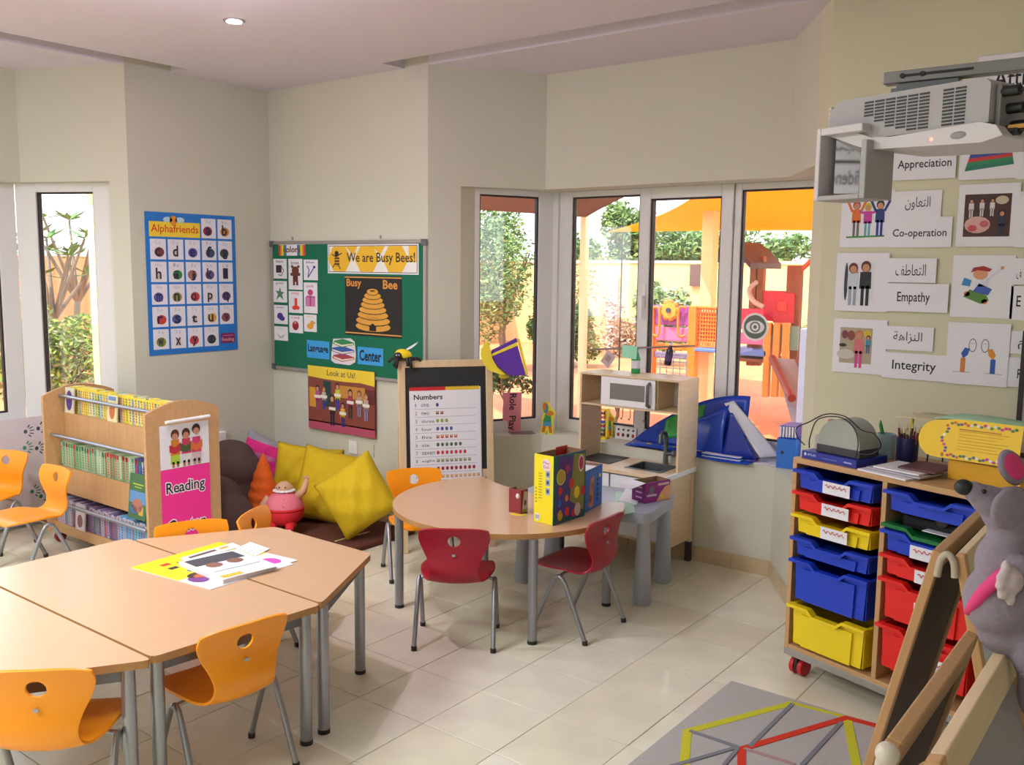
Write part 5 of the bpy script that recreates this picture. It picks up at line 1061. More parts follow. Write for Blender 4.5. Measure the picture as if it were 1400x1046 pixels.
def cr(pts, n=6):
    P = [Vector(p) for p in pts]; P = [P[0]] + P + [P[-1]]; out = []
    for i in range(1, len(P) - 2):
        for k in range(n):
            t_ = k / n; out.append(.5 * ((2 * P[i]) + (P[i + 1] - P[i - 1]) * t_ + (2 * P[i - 1] - 5 * P[i] + 4 * P[i + 1] - P[i + 2]) * t_ ** 2 + (3 * P[i] - P[i - 1] - 3 * P[i + 1] + P[i + 2]) * t_ ** 3))
    return out + [P[-2]]
b = MB().tube(cr(pts), .0024, 'black', 6).tube(cr([(.06, .02, .955), (.075, .0, 1.0), (.10, .01, 1.075), (.18, .03, 1.095), (.25, .02, 1.07), (.29, .0, 1.02), (.285, .0, .96), (.27, .01, .955)]), .0024, 'black', 6); b.build('cord', t).matrix_world = mwT
# cups
def cup(x, y, r, h, m, label):
    t_ = T('cup', label, 'cup', mw=mwT @ Matrix.Translation((x, y, ZT))); MB().lathe([(r * .92, 0), (r, .004), (r * 1.02, h), (r * .92, h), (r * .85, .01), (.001, .01)], m, n=24).build('body', t_, smooth=40); return t_
cup(.215, .30, .036, .10, mat('#b9d4e0', .4), 'pale blue white plastic cup holding a green marker beside the grey machine')
cup(.325, .27, .040, .105, mat('#1c2050', .35), 'dark navy cup packed with pencils on the storage unit'); b = None
def stick(x, y, dx, dy, z1, r, m, name, label, cat, group=None):
    z0 = ZT + .02; b = MB().cyl((x, y, z0), (x + dx, y + dy, z1 - .018), r, m, n=8).cyl((x + dx, y + dy, z1 - .018), (x + dx * 1.02, y + dy * 1.02, z1), r, m if cat == 'marker' else mat('#d8b88c'), r * .3, n=8); return onc(b, name, label, cat, group)
stick(.220, .30, -.035, 0, 1.06, .007, mat('#3c9c4a'), 'marker', 'green marker standing in the pale cup', 'marker')
rp = random.Random(3)
for i, c in enumerate(('#c8387c', '#8a4a3c', '#7a2c34', '#e0c83c', '#4a8a4c', '#5a3c34', '#3c2c34', '#6a3438', '#4a2c30', '#5c3a3c', '#38283a', '#6c4038')):
    a = 2 * PI * i / 12 + .3; rr = .012 + .012 * (i % 2)
    stick(.325 + rr * math.cos(a), .27 + rr * math.sin(a), .018 * math.cos(a) + .006, .014 * math.sin(a), 1.045 + .03 * rp.random() + (.05 if i == 3 else 0), .0045 if i != 3 else .006, mat(c), 'pencil', 'tall yellow pencil sticking up from the navy cup' if i == 3 else 'pink pencil at the left rim of the navy cup' if i == 0 else 'dark ' + ('red', 'brown', 'maroon', 'yellow', 'green', 'umber', 'plum', 'wine', 'black-red', 'grey-brown', 'violet', 'rust')[i] + ' pencil standing in the navy cup', 'pencil', 'pencils in the navy cup')
for i, (x0_, y0_, x1_, y1_, c) in enumerate(((.29, .03, .50, .19, 'paper'), (.31, .04, .53, .19, mat('#b9b4c0')), (.34, .02, .52, .19, 'paper'), (.42, .03, .56, .2, mat('#6a3c4a')))):
    b = MB(); b.X = Matrix.Rotation(.06 * (i - 1.5), 4, 'Z'); b.box((x0_, y0_, ZT + i * .008), (x1_, y1_, ZT + i * .008 + .006), c); onc(b, 'paper_stack', ('lowest white papers', 'grey papers', 'upper white papers', 'dark pink booklet')[i] + ' in the pile between the navy cup and the yellow sign', 'papers')
onc(MB().box((.285, .005, ZT), (.36, .10, ZT + .004), mat('#8a4a3c')), 'notebook', 'thin reddish brown notebook on the storage unit right of the blue box', 'notebook')
o = onc(MB().box((.555, .16, ZT), (.86 - .045, .30, ZT + .072), mat('#dba41c', .5)), 'cardboard_box', 'plain golden yellow box lying under the flowered yellow sign', 'box', bev=.002)
# yellow rounded sign
mwS = mwT @ frm((.445, .135, .985), (1, 0, .03), (0, .22, 1)); n = 14; sh_ = .145
b = MB(); pts = [(.07 - .07 * math.sin(PI * i / n), .0 + sh_ * .93 * (1 - math.cos(PI * i / n)) / 2) for i in range(n + 1)] + [(.14, sh_), (.37, sh_), (.37, .0)]
b.prism(pts, 0, .003, mat('#f0c617', .5, noise=.02)); o = b.build('flower_sign'); o.matrix_world = mwS; tag(o, 'yellow round-ended sign with a printed flower border on the storage unit', 'sign')
p = Pr(1, 1); p.z = .0036; rf = random.Random(9)
path = [(.10, .01 + .0 * i) for i in range(1)] + [(.10 + .01 * math.sin(i), .015 + i * .0115) for i in range(10)] + [(.12 + i * .012, .128 + .004 * math.sin(i * 2)) for i in range(20)]; path += [(.12 + i * .012, .012 + .004 * math.sin(i * 1.7)) for i in range(20)]
for i, (x, y) in enumerate(path): p.up(.00002); p.oval(x, y, .0065, .005, rf.choice(('#4a7a3c', '#c8388c', '#6a5a9c', '#5a8a4c', '#d8622c', '#e8e8e0', '#4a6a8c')), 8)
for i in range(7): p.rect(.15, .103 - i * .011, .33 - .02 * (i % 3), .1045 - i * .011, '#b8901c')
p.rect(.15, .108, .30, .111, '#a8641c'); p.build('printed_border', o)
t = T('paper_tray', 'thin wire paper stand holding beige and green sheets behind the yellow sign', 'stand', mw=mwT)
b = MB()
for x in (.38, .80):
    for y in (.32, .43): b.cyl((x, y, ZT), (x + .01, y, 1.092), .003, 'black', n=6)
for y in (.32, .43): b.cyl((.36, y, 1.092), (.82, y, 1.092), .003, 'black', n=6)
for x in (.36, .50, .66, .82): b.cyl((x, .32, 1.092), (x, .43, 1.092), .003, 'black', n=6)
b.build('wire_frame', t)
def wav(x0_, x1_, y0_, y1_, z, amp, k): return lambda u, v: (x0_ + (x1_ - x0_) * u, y0_ + (y1_ - y0_) * v, z + amp * math.sin(u * k))
o = sheet3('paper_sheet', 'beige paper sheet overhanging the left of the wire stand', 'paper', wav(.30, .72, .22, .42, 1.099, .002, 3), 10, 3, mat('#cfc49a')); o.matrix_world = mwT
o = sheet3('paper_sheet', 'green paper sheets curling on top of the wire stand', 'paper', wav(.44, .86, .25, .44, 1.110, .006, 5), 14, 3, mat('#a8d8b0')); o.matrix_world = mwT
# dark framed whiteboard edge standing at the wall
b = MB(); q = atY(1391, 560, 4.10); t = T('framed_board', 'dark framed board at the right edge behind the storage unit', 'board', (q.x, 4.085, .93)); b.ring(0, 0, .6, .50, .02, 0, .02, mat('#33272a')); b.X = None
fo = MB(); fo.X = Matrix(((1, 0, 0, 0), (0, 0, 1, 0), (0, 1, 0, 0), (0, 0, 0, 1))); fo.ring(0, 0, .6, .50, .018, 0, .025, mat('#33272a')); fo.build('frame', t); fo = MB(); fo.box((.018, .012, .018), (.582, .018, .482), 'white').build('panel', t)
# ================================================================== WALL CARDS
_ck = [0]
def card(px0, py0, px1, py1, label, cat='card', col='paper', group=None, dz=0.0):
    _ck[0] += 1; dz = .0014 * (_ck[0] % 7); mwb, w, h = backplane((px0, py0), (px1, py1), YB - .003 - dz); return sheet('wall_card', label, cat, mwb, w, h, col, .0012, group)
def wcard(txt, TL, BR, box, label, bold=.01):
    o, p = card(*TL, *BR, label); p.text(txt, *box, '#22222c', bold); p.build('lettering', o)
wcard('Atti', (1338, 78), (1440, 150), (.22, .45, .62, .74), 'white word card with the start of a word, Atti, high behind the projector')
o, p = card(1160, 185, 1222, 243, 'white card with red exclamation marks half hidden by the projector mirror')
for i in range(3): p.rect(.80 + i * .05, .28, .825 + i * .05, .50, '#b0303c'); p.rect(.80 + i * .05, .18, .825 + i * .05, .24, '#b0303c')
p.build('lettering', o)
o, p = card(1223, 186, 1284, 205, 'narrow blank white card above the Appreciation card'); p.rect(.35, .35, .85, .5, '#b8b8c4'); p.build('lettering', o)
wcard('Appreciation', (1223, 206), (1306, 243), (.07, .30, .93, .66), 'white word card reading Appreciation')
o, p = card(1315, 178, 1390, 243, 'white card with a picture of stacked coloured crayons')
for i, c in enumerate(('#c83c5c', '#3c4aa0', '#c83c3c', '#2f8a5c', '#2c7a6a')): p.up(.0001); p.poly([(.2 - i * .02, .58 - i * .08), (.88 + i * .01, .63 - i * .07), (.88 + i * .015, .55 - i * .07), (.18 - i * .02, .49 - i * .08)], c)
p.build('printed_picture', o)
o, p = card(1393, 186, 1440, 243, 'white card at the right edge beside the crayon card')
o, p = card(1152, 262, 1219, 338, 'white card with a drawing of three children linking arms')
p.line([(.12, .18), (.85, .2)], .015, '#3a8a3c'); p.kid(.3, .2, .62, '#b8402c', '#e0702c', '#6a6a6c', arms=1.0); p.kid(.52, .2, .58, '#c8c83c', '#c83c9c', '#6aa8b8', arms=.75); p.kid(.75, .2, .62, '#22222a', '#2c3c7a', '#2c3c9a', arms=1.0); p.build('printed_drawing', o)
wcard('\ufee5\ufeed\ufe8e\ufecc\ufe98\ufedf\ufe8d', (1221, 262), (1286, 298), (.27, .30, .78, .78), 'white card with Arabic writing above the Co-operation card', .0)
wcard('Co-operation', (1217, 298), (1300, 338), (.06, .28, .92, .62), 'white word card reading Co-operation')
def photo(p, box, bg, figs, extra=()):
    x0_, y0_, x1_, y1_ = box; p.rect(*box, bg); p.up(); W_, H_ = x1_ - x0_, y1_ - y0_
    for x, y, rx, ry, c in extra: p.up(.0001); p.oval(x0_ + x * W_, y0_ + y * H_, rx * W_, ry * H_, c)
    for x, y, h, hr, tp, bt in figs: p.up(.0001); p.kid(x0_ + x * W_, y0_ + y * H_, h * H_, hr, tp, bt)
    p.build('printed_photo', o)
o, p = card(1312, 253, 1390, 337, 'white card with a photo of children around a table'); photo(p, (.11, .16, .87, .84), '#4a2c2c', ((.15, .45, .45, '#2a1a18', '#d8d0d0', '#d8d0d0'), (.38, .48, .42, '#3a221c', '#e0d8d8', '#e0d8d8'), (.6, .48, .42, '#2a1a18', '#e0dcd8', '#d8d0d0'), (.82, .02, .6, '#2a1a1c', '#2c3450', '#2c3450')), ((.3, .28, .28, .2, '#d8a8a0'), (.2, .2, .1, .08, '#c84a5c'), (.45, .3, .1, .08, '#c8606c'), (.8, .85, .14, .1, '#c8b8a0')))
o, p = card(1145, 346, 1212, 427, 'white card with a photo of two people seen from behind'); photo(p, (.14, .18, .74, .84), '#dfe0e8', ((.32, -.12, 1.1, '#6a2c24', '#c8d0dc', '#9aa8bc'), (.72, -.12, 1.15, '#5a241c', '#24242e', '#24242e')), ((.1, .5, .06, .5, '#3a3a44'), (.45, .6, .05, .2, '#d0906c')))
wcard('\ufed2\ufec3\ufe8e\ufecc\ufe98\ufedf\ufe8d', (1212, 353), (1279, 387), (.2, .28, .8, .75), 'white card with Arabic writing above the Empathy card', 0)
wcard('Empathy', (1211, 387), (1295, 428), (.2, .25, .72, .70), 'white word card reading Empathy')
o, p = card(1304, 349, 1383, 436, 'white card with a cartoon boy jumping on a green skateboard')
p.poly([(.2, .33), (.5, .22), (.62, .28), (.58, .36), (.3, .45)], '#5a8a3c'); p.oval(.26, .38, .05, .04, '#d8702c'); p.oval(.55, .26, .05, .04, '#d8702c'); p.up(); p.poly([(.35, .42), (.6, .36), (.66, .46), (.45, .55)], '#3c5cb0'); p.poly([(.38, .5), (.6, .5), (.58, .62), (.4, .62)], '#dcdce8'); p.line([(.58, .6), (.78, .78)], .025, '#dcdce8'); p.oval(.8, .8, .03, .03, '#d89a74'); p.poly([(.16, .52), (.3, .5), (.32, .6), (.2, .64)], '#3c8ac8'); p.up(); p.oval(.46, .70, .12, .09, '#d89a74'); p.up(); p.poly([(.3, .72), (.34, .80), (.5, .83), (.64, .78), (.6, .74), (.4, .76)], '#a82c24'); p.build('printed_drawing', o)
o, p = card(1141, 435, 1209, 513, 'white card with a photo of a child in pink in a classroom'); photo(p, (.13, .18, .74, .84), '#b0a088', ((.6, -.12, 1.05, '#c0784c', '#d07078', '#d03c8c'), (.88, .3, .5, '#3a281c', '#3c8ab0', '#3c5a8a')), ((.15, .8, .1, .12, '#7a3c4c'), (.35, .78, .12, .14, '#8a4a3c'), (.2, .25, .28, .14, '#c8c4bc'), (.85, .85, .12, .1, '#d8b82c'), (.1, .5, .12, .05, '#3a3430')))
wcard('\ufe94\ufeeb\ufe8d\ufeb0\ufee8\ufedf\ufe8d', (1209, 445), (1275, 481), (.2, .28, .78, .78), 'white card with Arabic writing above the Integrity card', 0)
wcard('Integrity', (1207, 481), (1300, 523), (.15, .25, .78, .72), 'white word card reading Integrity')
o, p = card(1297, 440, 1376, 530, 'white card with a drawing of two faces and bending orange and blue figures')
for s_, c1, c2 in ((-1, '#2c5ab0', '#d8803c'), (1, '#d8902c', '#2c5ab0')):
    x = .52; p.oval(x + s_ * .10, .64, .065, .11, '#6a6a70'); p.up(.0001); p.oval(x + s_ * .10, .64, .052, .095, '#e8e6ee'); p.up(.0001); p.line([(x + s_ * .10 - .03, .67), (x + s_ * .10 + .03, .67)], .003, '#6a6a70'); p.poly([(x + s_ * .14, .58), (x + s_ * .22, .6), (x + s_ * .28, .50), (x + s_ * .24, .42), (x + s_ * .17, .48)], c1); p.rect(min(x + s_ * .20, x + s_ * .28), .20, max(x + s_ * .20, x + s_ * .28), .43, c2); p.line([(x + s_ * .12, .20), (x + s_ * .4, .20)], .003, '#6a6a70')
p.build('printed_drawing', o)
for y0_, y1_, w_, bx in ((262, 300, None, None), (300, 340, None, None)): pass
o, p = card(1392, 262, 1450, 338, 'white card at the right edge beside the table photo card')
o, p = card(1385, 353, 1450, 390, 'white card cut by the right edge above the E card'); p.text('\ufed1', .1, .2, .2, .6, '#22222c', 0); p.build('lettering', o)
o, p = card(1383, 391, 1450, 440, 'white card cut by the right edge whose word begins with E'); p.text('E', .12, .4, .21, .72, '#22222c'); p.build('lettering', o)
o, p = card(1377, 452, 1450, 487, 'white card with Arabic letters cut by the right edge above the R card'); p.text('\ufee1\ufe8d', .22, .2, .42, .75, '#22222c', 0); p.build('lettering', o)
o, p = card(1374, 488, 1450, 534, 'white card cut by the right edge whose word begins with R'); p.text('R', .24, .3, .33, .62, '#22222c'); p.build('lettering', o)
# window sticker
q = atY(1033, 447, YF - .03); t = T('round_sticker', 'round white sticker with an eye symbol on the window glass', 'sticker', mw=frm((q.x, YF - .035, q.z), (1, 0, 0), (0, 0, 1)))
b = MB(); n = 32
def annulus(b, rx0, ry0, rx1, ry1, z, m):
    vs = [(rx0 * math.cos(2 * PI * i / n), ry0 * math.sin(2 * PI * i / n), z) for i in range(n)] + [(rx1 * math.cos(2 * PI * i / n), ry1 * math.sin(2 * PI * i / n), z) for i in range(n)]
    b.add(vs, [(i, (i + 1) % n, n + (i + 1) % n, n + i) for i in range(n)], m)
annulus(b, .078, .078, .066, .066, .002, 'white'); annulus(b, .054, .036, .030, .030, .002, 'white'); annulus(b, .022, .022, .010, .010, .0022, 'white'); b.build('ring_print', t)
b = MB(); b.cyl((0, 0, 0), (0, 0, .0012), .066, mat('#5f6a62', .5), n=32); b.build('disc', t)
# ================================================================== PROJECTOR
PA = Vector((-.759, 2.253, 2.05)); pX = Vector((.948, -.319, 0)); pY = Vector((.319, .948, 0)); mwP = frm(PA, pX, pY)
t = T('projector', 'short throw projector with a mirror hood, hung from a wall arm', 'projector', mw=mwP)
M['pj'] = mat('#aaa5a8', .5, noise=0); M['pjw'] = mat('#cfc8cc', .45, noise=0)
b = MB(); b.X = Matrix(((1, 0, 0, 0), (0, 0, 1, 0), (0, 1, 0, 0), (0, 0, 0, 1))); b.prism([(0, 0), (.345, 0), (.36, -.012), (.36, -.092), (.10, -.096), (-.03, -.06), (-.03, -.02)], 0, .24, 'pj'); b.build('body', t, bev=.008)
b = MB()
for i in range(11):
    z = -.012 - i * .0072; xs = .055 + max(0, (i - 4) * .016)
    for k in range(9):
        x = .065 + k * .0275
        if k == 6: continue
        if x < xs: continue
        b.box((x, -.0012, z - .0042), (x + .0235, .001, z), 'black')
tag(b.build('vent_slots', t), kind='stuff'); 
b = MB()
for i in range(4): b.box((-.034, .0, -.018 - i * .012), (-.026, .06, -.010 - i * .012), 'pjw')
b.build('focus_ribs', t, bev=.002)
b = MB(); b.X = Matrix(((1, 0, 0, 0), (0, 0, 1, 0), (0, 1, 0, 0), (0, 0, 0, 1))); b.prism([(-.04, -.062), (.0, -.060), (.09, -.094), (.14, -.098), (.345, -.090), (.38, -.100), (.395, -.122), (.35, -.132), (.16, -.124), (.08, -.120), (-.035, -.075)], -.006, .22, 'pjw'); b.build('lower_cover', t, bev=.006, smooth=40)
b = MB(); b.box((-.042, -.03, -.232), (-.030, .075, -.062), 'pjw').box((.083, -.03, -.232), (.098, .075, -.10), 'pj').box((-.030, -.03, -.232), (.083, .075, -.220), 'pj').box((-.030, -.03, -.080), (.083, .075, -.062), 'pjw').box((-.030, .070, -.220), (.083, .075, -.080), 'pj'); b.build('mirror_hood', t, bev=.009)
mirror = bpy.data.materials.new('mirror'); mirror.use_nodes = True; pb = mirror.node_tree.nodes['Principled BSDF']; pb.inputs['Base Color'].default_value = (.75, .76, .78, 1); pb.inputs['Metallic'].default_value = 1; pb.inputs['Roughness'].default_value = .03
m0, m1 = Vector((-.012, .005, 0)), Vector((.055, .055, 0)); mm_ = mwP @ Matrix.Translation((m0.x, m0.y, -.214)) @ Matrix.Rotation(math.atan2(.05, .067), 4, 'Z')
o = MB().box((0, 0, 0), (.0836, .003, .125), mirror).build('mirror', t); o.matrix_world = mm_
# what the mirror shows: real cards on the wall it faces
mc = mm_ @ Vector((.042, 0, .06)); mn = (mm_.to_3x3() @ Vector((0, -1, 0))).normalized(); dv = (mc - Vector((0, 0, CH))); rv = (dv - 2 * dv.dot(mn) * mn).normalized()
tw = (1.6 - mc.x) / rv.x if rv.x > 0 else 1e9; tf = (-2.5 - mc.y) / rv.y if rv.y < 0 else 1e9
if tw < tf: hp = mc + rv * tw; uu = Vector((0, -1, 0)); hp.x -= .004
else: hp = mc + rv * tf; uu = Vector((-1, 0, 0)); hp.y += .004
path_ = dv.length + min(tw, tf); sc_ = path_ / 1268
print('MIRROR hit', hp, 'path', path_)
for txt_, z0_, lab in (('Confidence', -.13, 'white word card reading Confidence on the wall behind the camera'), ('\ufeea\ufe8e\ufed4\ufee0\ufe90\ufeb3', .02, 'white card with Arabic writing on the wall behind the camera')):
    cwd = 95 * sc_; chh_ = 42 * sc_; o, p = sheet('wall_card', lab, 'card', frm(hp - uu * cwd * .5 + Vector((0, 0, z0_ * path_ / 5)), uu, (0, 0, 1)), cwd, chh_); p.text(txt_, .12, .28, .88, .72, '#22222c', .01); p.build('lettering', o)
b = MB(); b.box((.362, .02, -.10), (.372, .16, -.015), mat('#8a868a')); b.build('socket_panel', t)
b = MB()
for z, y in ((-.03, .03), (-.062, .05), (-.095, .07), (-.108, .04)): b.cyl((.37, y, z), (.405, y, z), .011, 'black').tube(cr([(.40, y, z), (.45, y, z + .004), (.52, y + .01, z + .03 + .02 * (z < -.05)), (.62, y + .02, z + .02)]), .004, 'black', 6)
b.box((.385, .03, -.106), (.42, .045, -.098), mat('#c8902c')); b.build('plug_cable', t, smooth=50)
MB().ell((.30, -.006, -.112), (.018, .004, .008), mat('#9a9298')).build('sensor_window', t); MB().ell((.24, -.006, -.114), (.0035, .002, .0035), mat('#ff4a3a', noise=0, emit=6)).build('indicator_light', t)
r0 = at(1211, 101, 2.13); r1_ = at(1400, 80, 2.13); dr_ = (r1_ - r0).normalized(); L_ = (1.6 - r0.x) / dr_.x
t = T('projector_mount', 'grey slotted metal wall arm above the projector', 'mount', mw=frm(r0, dr_, (0, 0, 1).__class__((-dr_.y, dr_.x, 0))))
MB().box((0, -.02, -.028), (L_, .02, .0), mat('#8c8a8a', .4, .4, noise=0)).build('rail', t, bev=.002); MB().box((.05, -.0215, -.016), (.20, -.019, -.010), 'black').build('slot', t)
for x in (.045, .09): MB().cyl((x, -.024, -.013), (x, -.018, -.013), .006, 'black').build('bolt', t)
MB().box((.03, -.018, -.070), (.17, .12, -.029), 'dmetal').build('bracket', t, bev=.002)
MB().box((.02, -.02, -.05), (.05, .03, -.04), 'dmetal').build('hook', t)
# ================================================================== PLAY EASELS
def easel(name, label, xc, y0_, y1_, zt_, s=.22, gap=.026, panels=('board', 'white'), clip=True):
    t = T(name, label, 'easel', (xc, (y0_ + y1_) / 2, 0)); hy = (y1_ - y0_) / 2; th = math.atan(s); Lp = zt_ / math.cos(th)
    for sd, pm in ((-1, panels[0]), (1, panels[1])):
        # local: x = out from the sheet, y along, z up the slope
        mwl = Matrix.Translation((sd * gap / 2, 0, zt_)) @ Matrix.Rotation(-sd * th, 4, 'Y')
        def bx(a, c, m, nm, bev=.003):
            o = MB().box(a, c, m).build(nm, t, bev=bev); o.matrix_local = mwl; return o
        i, q = (0, 1) if sd > 0 else (-1, 0); x0_, x1_ = (0, .022) if sd > 0 else (-.022, 0)
        bx((x0_, -hy, -Lp + .012), (x1_, -hy + .03, .0), 'beech2', 'leg'); bx((x0_, hy - .03, -Lp + .012), (x1_, hy, 0), 'beech2', 'leg')
        bx((x0_, -hy + .03, -.055), (x1_, hy - .03, 0), 'birch' if sd > 0 else 'beech', 'top_rail'); bx((x0_, -hy + .03, -.70), (x1_, hy - .03, -.66), 'birch', 'lower_rail')
        xm = (x0_ + x1_) / 2; bx((xm - .004, -hy + .03, -.66), (xm + .004, hy - .03, -.055), pm, 'panel', 0)
    if clip:
        b = MB(); b.tube(cr([(-.020, -hy - .004, zt_ - .055), (-.014, -hy - .006, zt_ - .015), (0, -hy - .006, zt_ + .002), (.014, -hy - .006, zt_ - .015), (.018, -hy - .004, zt_ - .05)]), .0085, mat('#b9ab98', .4), 8); b.build('hinge_clip', t, smooth=60)
    else:
        b = MB(); b.cyl((-.03, -hy - .01, zt_ - .02), (-.02, -hy - .035, zt_ + .012), .013, mat('#cfc3b4', .4)).ell((-.02, -hy - .037, zt_ + .014), .016, mat('#cfc3b4', .4)); b.build('hinge_knob', t, smooth=60)
        b = MB(); b.cyl((.03, -hy - .005, zt_ - .02), (.03, -hy - .02, zt_ - .005), .018, 'beech'); b.build('peg', t, smooth=60)
    return t
M['dbrown'] = mat('#4a2f22', .6, noise=.1)
easel('play_easel', 'wooden A-frame play easel farther away, in front of the storage unit', -.465, 2.284, 2.85, 1.0, panels=('dbrown', mat('#c4ccd8', .35, noise=0)))
easel('play_easel', 'wooden A-frame play easel nearest the camera with the plush mouse on it', -.288, 1.27, 1.80, 1.0, s=.25, gap=.034, panels=('dbrown', mat('#8f8d98', .35, noise=0)), clip=False)
# ================================================================== PLUSH MOUSE
mO = atY(1356, 834, 1.73); mwM = frm(mO, (.79, .61, 0), (-.61, .79, 0))
t = T('plush_mouse', 'large grey plush mouse with round ears sitting on the near easel', 'soft toy', mw=mwM)
Ry = lambda a: Matrix.Rotation(a, 3, 'Y')
body = blob('body', [((.020, 0, .018), (.068, .060, .068)), ((.012, 0, .085), (.045, .042, .055)), ((.018, 0, .130), (.034, .034, .04)), ((.016, 0, .175), (.046, .042, .042)), ((-.018, 0, .192), (.034, .030, .027), Ry(.5)), ((-.042, 0, .206), (.024, .021, .019), Ry(.6)), ((.03, .0, -.04), (.05, .045, .04)), ((.050, -.045, .06), (.020, .03, .045)), ((.024, -.05, .09), (.034, .020, .022)), ((.045, -.04, -.06), (.024, .026, .05)), ((.050, -.05, -.12), (.022, .024, .05))], 'mouse', .0055, 5, t)
MB().ell((-.064, 0, .216), (.0155, .015, .0135), 'black').build('nose', t, smooth=180)
MB().lathe([(.002, -.007), (.032, -.006), (.038, 0), (.032, .006), (.002, .008)], 'mouse', n=26).build('ear', t, smooth=180, mw=Matrix.Translation((-.016, -.060, .196)) @ Matrix.Rotation(PI / 2 + .1, 4, 'X') @ Matrix.Rotation(.25, 4, 'Y'))
e2 = MB().lathe([(.002, -.006), (.027, -.005), (.032, 0), (.027, .006), (.002, .007)], 'mouse', n=26).build('ear', t, smooth=180, mw=Matrix.Translation((.030, .028, .245)) @ Matrix.Rotation(.75, 4, 'Y') @ Matrix.Rotation(PI / 2 - .6, 4, 'X'))
MB().ell((0, 0, .006), (.024, .024, .003), 'mpink').build('inner_ear', e2, smooth=180)
MB().ell((-.040, -.022, .214), (.004, .003, .004), 'black').build('eye', t, smooth=180); MB().ell((-.012, -.022, .158), (.006, .004, .004), 'black').build('mouth', t, smooth=180)
pw_ = blob('paw', [((-.004, -.056, .072), (.022, .017, .026)), ((-.016, -.062, .096), (.008, .009, .013)), ((-.022, -.064, .080), (.010, .009, .008)), ((-.023, -.064, .065), (.010, .009, .008)), ((-.018, -.062, .050), (.009, .009, .010)), ((-.004, -.062, .042), (.008, .008, .012))], 'mlight', .004, 2, t)
sc = MB(); sc.tube([(.000, -.052, .090), (-.018, -.046, .072), (-.032, -.036, .050), (-.041, -.022, .022), (-.042, .0, -.005)], [.012, .012, .011, .010, .006], 'mpink', 10); sc.build('scarf', t, smooth=180)
# ================================================================== RUG
t = MB().box((-1.46, 1.55, 0), (-.02, 3.385, .007), 'rug').build('rug', bev=.003); tag(t, 'light grey rug with yellow and red geometric lines at the lower right', 'rug')
_sk = [0]
def stripe(pts, r, c, nm='stripe'):
    _sk[0] += 1; b = MB(); P = [at(x, y, .007) for x, y in pts]
    for a, q in zip(P, P[1:]):
        a0_ = a; d = (q - a).normalized(); n_ = Vector((-d.y, d.x, 0)) * r; a = a - d * r * .5; q = q + d * r * .5; b.prism([tuple((a + n_).xy), tuple((q + n_).xy), tuple((q - n_).xy), tuple((a - n_).xy)], .0065, .0078 + .0004 * _sk[0] + .0001 * P.index(a0_), c)
    return b.build(nm, t)
ry, rr_, rg_, rp_ = mat('#c9c72c', .95, noise=.12, scale=200), mat('#d4361c', .95, noise=.12, scale=200), mat('#7f8088', .95, noise=.1, scale=200), mat('#b08c90', .95, noise=.1, scale=200)
c5 = lambda x, y: (880 + x / 3.889, 860 + y / 3.889)
stripe([c5(215, 722), c5(232, 545), c5(790, 395)], .016, ry); stripe([c5(790, 395), c5(1080, 470)], .010, ry); stripe([c5(1080, 470), c5(1130, 722)], .016, ry)
stripe([c5(520, 740), c5(520, 640), c5(1078, 474), c5(1275, 525)], .014, rr_)
stripe([c5(790, 400), c5(565, 625)], .008, rg_); stripe([c5(1050, 500), c5(845, 722)], .008, rg_); stripe([c5(250, 545), c5(500, 630), c5(140, 735)], .008, rg_); stripe([c5(500, 640), c5(430, 722)], .007, rg_); stripe([c5(540, 640), c5(800, 722)], .007, rp_)
# ================================================================== OUTSIDE
GZ = -.12
ground = mat('#c97f4e', .85, noise=.18, scale=1.2)
b = MB(); b.box((-45, 5.12, GZ - .1), (40, 60, GZ), ground); b.box((-45, -20, GZ - .1), (-6.3, 5.12, GZ), ground); struct(b.build('ground'))
YW = 18.0; wt = atY(1050, 361, YW).z
bw_ = MB().box((-40, YW, GZ), (30, YW + .2, wt), mat('#e8c184', .85, noise=.03, scale=1)).box((-40, YW - .03, wt), (30, YW + .23, wt + .06), mat('#f3dcb4', .85)).build('boundary_wall'); bw_['kind'] = 'structure'
wl_ = MB().box((-14.2, -10, GZ), (-14, YW, atX(95, 350, -14).z), mat('#d9a06c', .85, noise=.05, scale=1)).build('garden_wall'); wl_['kind'] = 'structure'
leafm = [mat('#5d7a3c', .7, noise=.2, scale=3), mat('#7a9450', .7, noise=.2, scale=3), mat('#48662f', .7, noise=.2, scale=3), mat('#8fa35c', .7)]
bark = mat('#6a5340', .9)
def foliage(c, r, n, size, mats, seed, flat=1.0):
    R = random.Random(seed); b = MB(); lumps = [(Vector((R.uniform(-.6, .6) * r[0], R.uniform(-.6, .6) * r[1], R.uniform(-.6, .6) * r[2])), R.uniform(.35, .6)) for _ in range(9)]
    for i in range(n):
        l, s = lumps[i % 9]; d = Vector((R.gauss(0, 1), R.gauss(0, 1), R.gauss(0, 1))).normalized() * (R.random() ** .33)
        p = Vector(c) + l + Vector((d.x * r[0] * s, d.y * r[1] * s, d.z * r[2] * s))
        a = Vector((R.gauss(0, 1), R.gauss(0, 1), R.gauss(0, .6))).normalized(); q = a.cross(Vector((R.gauss(0, 1), R.gauss(0, 1), R.gauss(0, 1)))).normalized(); z = size * R.uniform(.6, 1.3)
        b.add([p - a * z, p + q * z * .35, p + a * z, p - q * z * .35], [(0, 1, 2, 3)], mats[R.randrange(len(mats))])
    return b
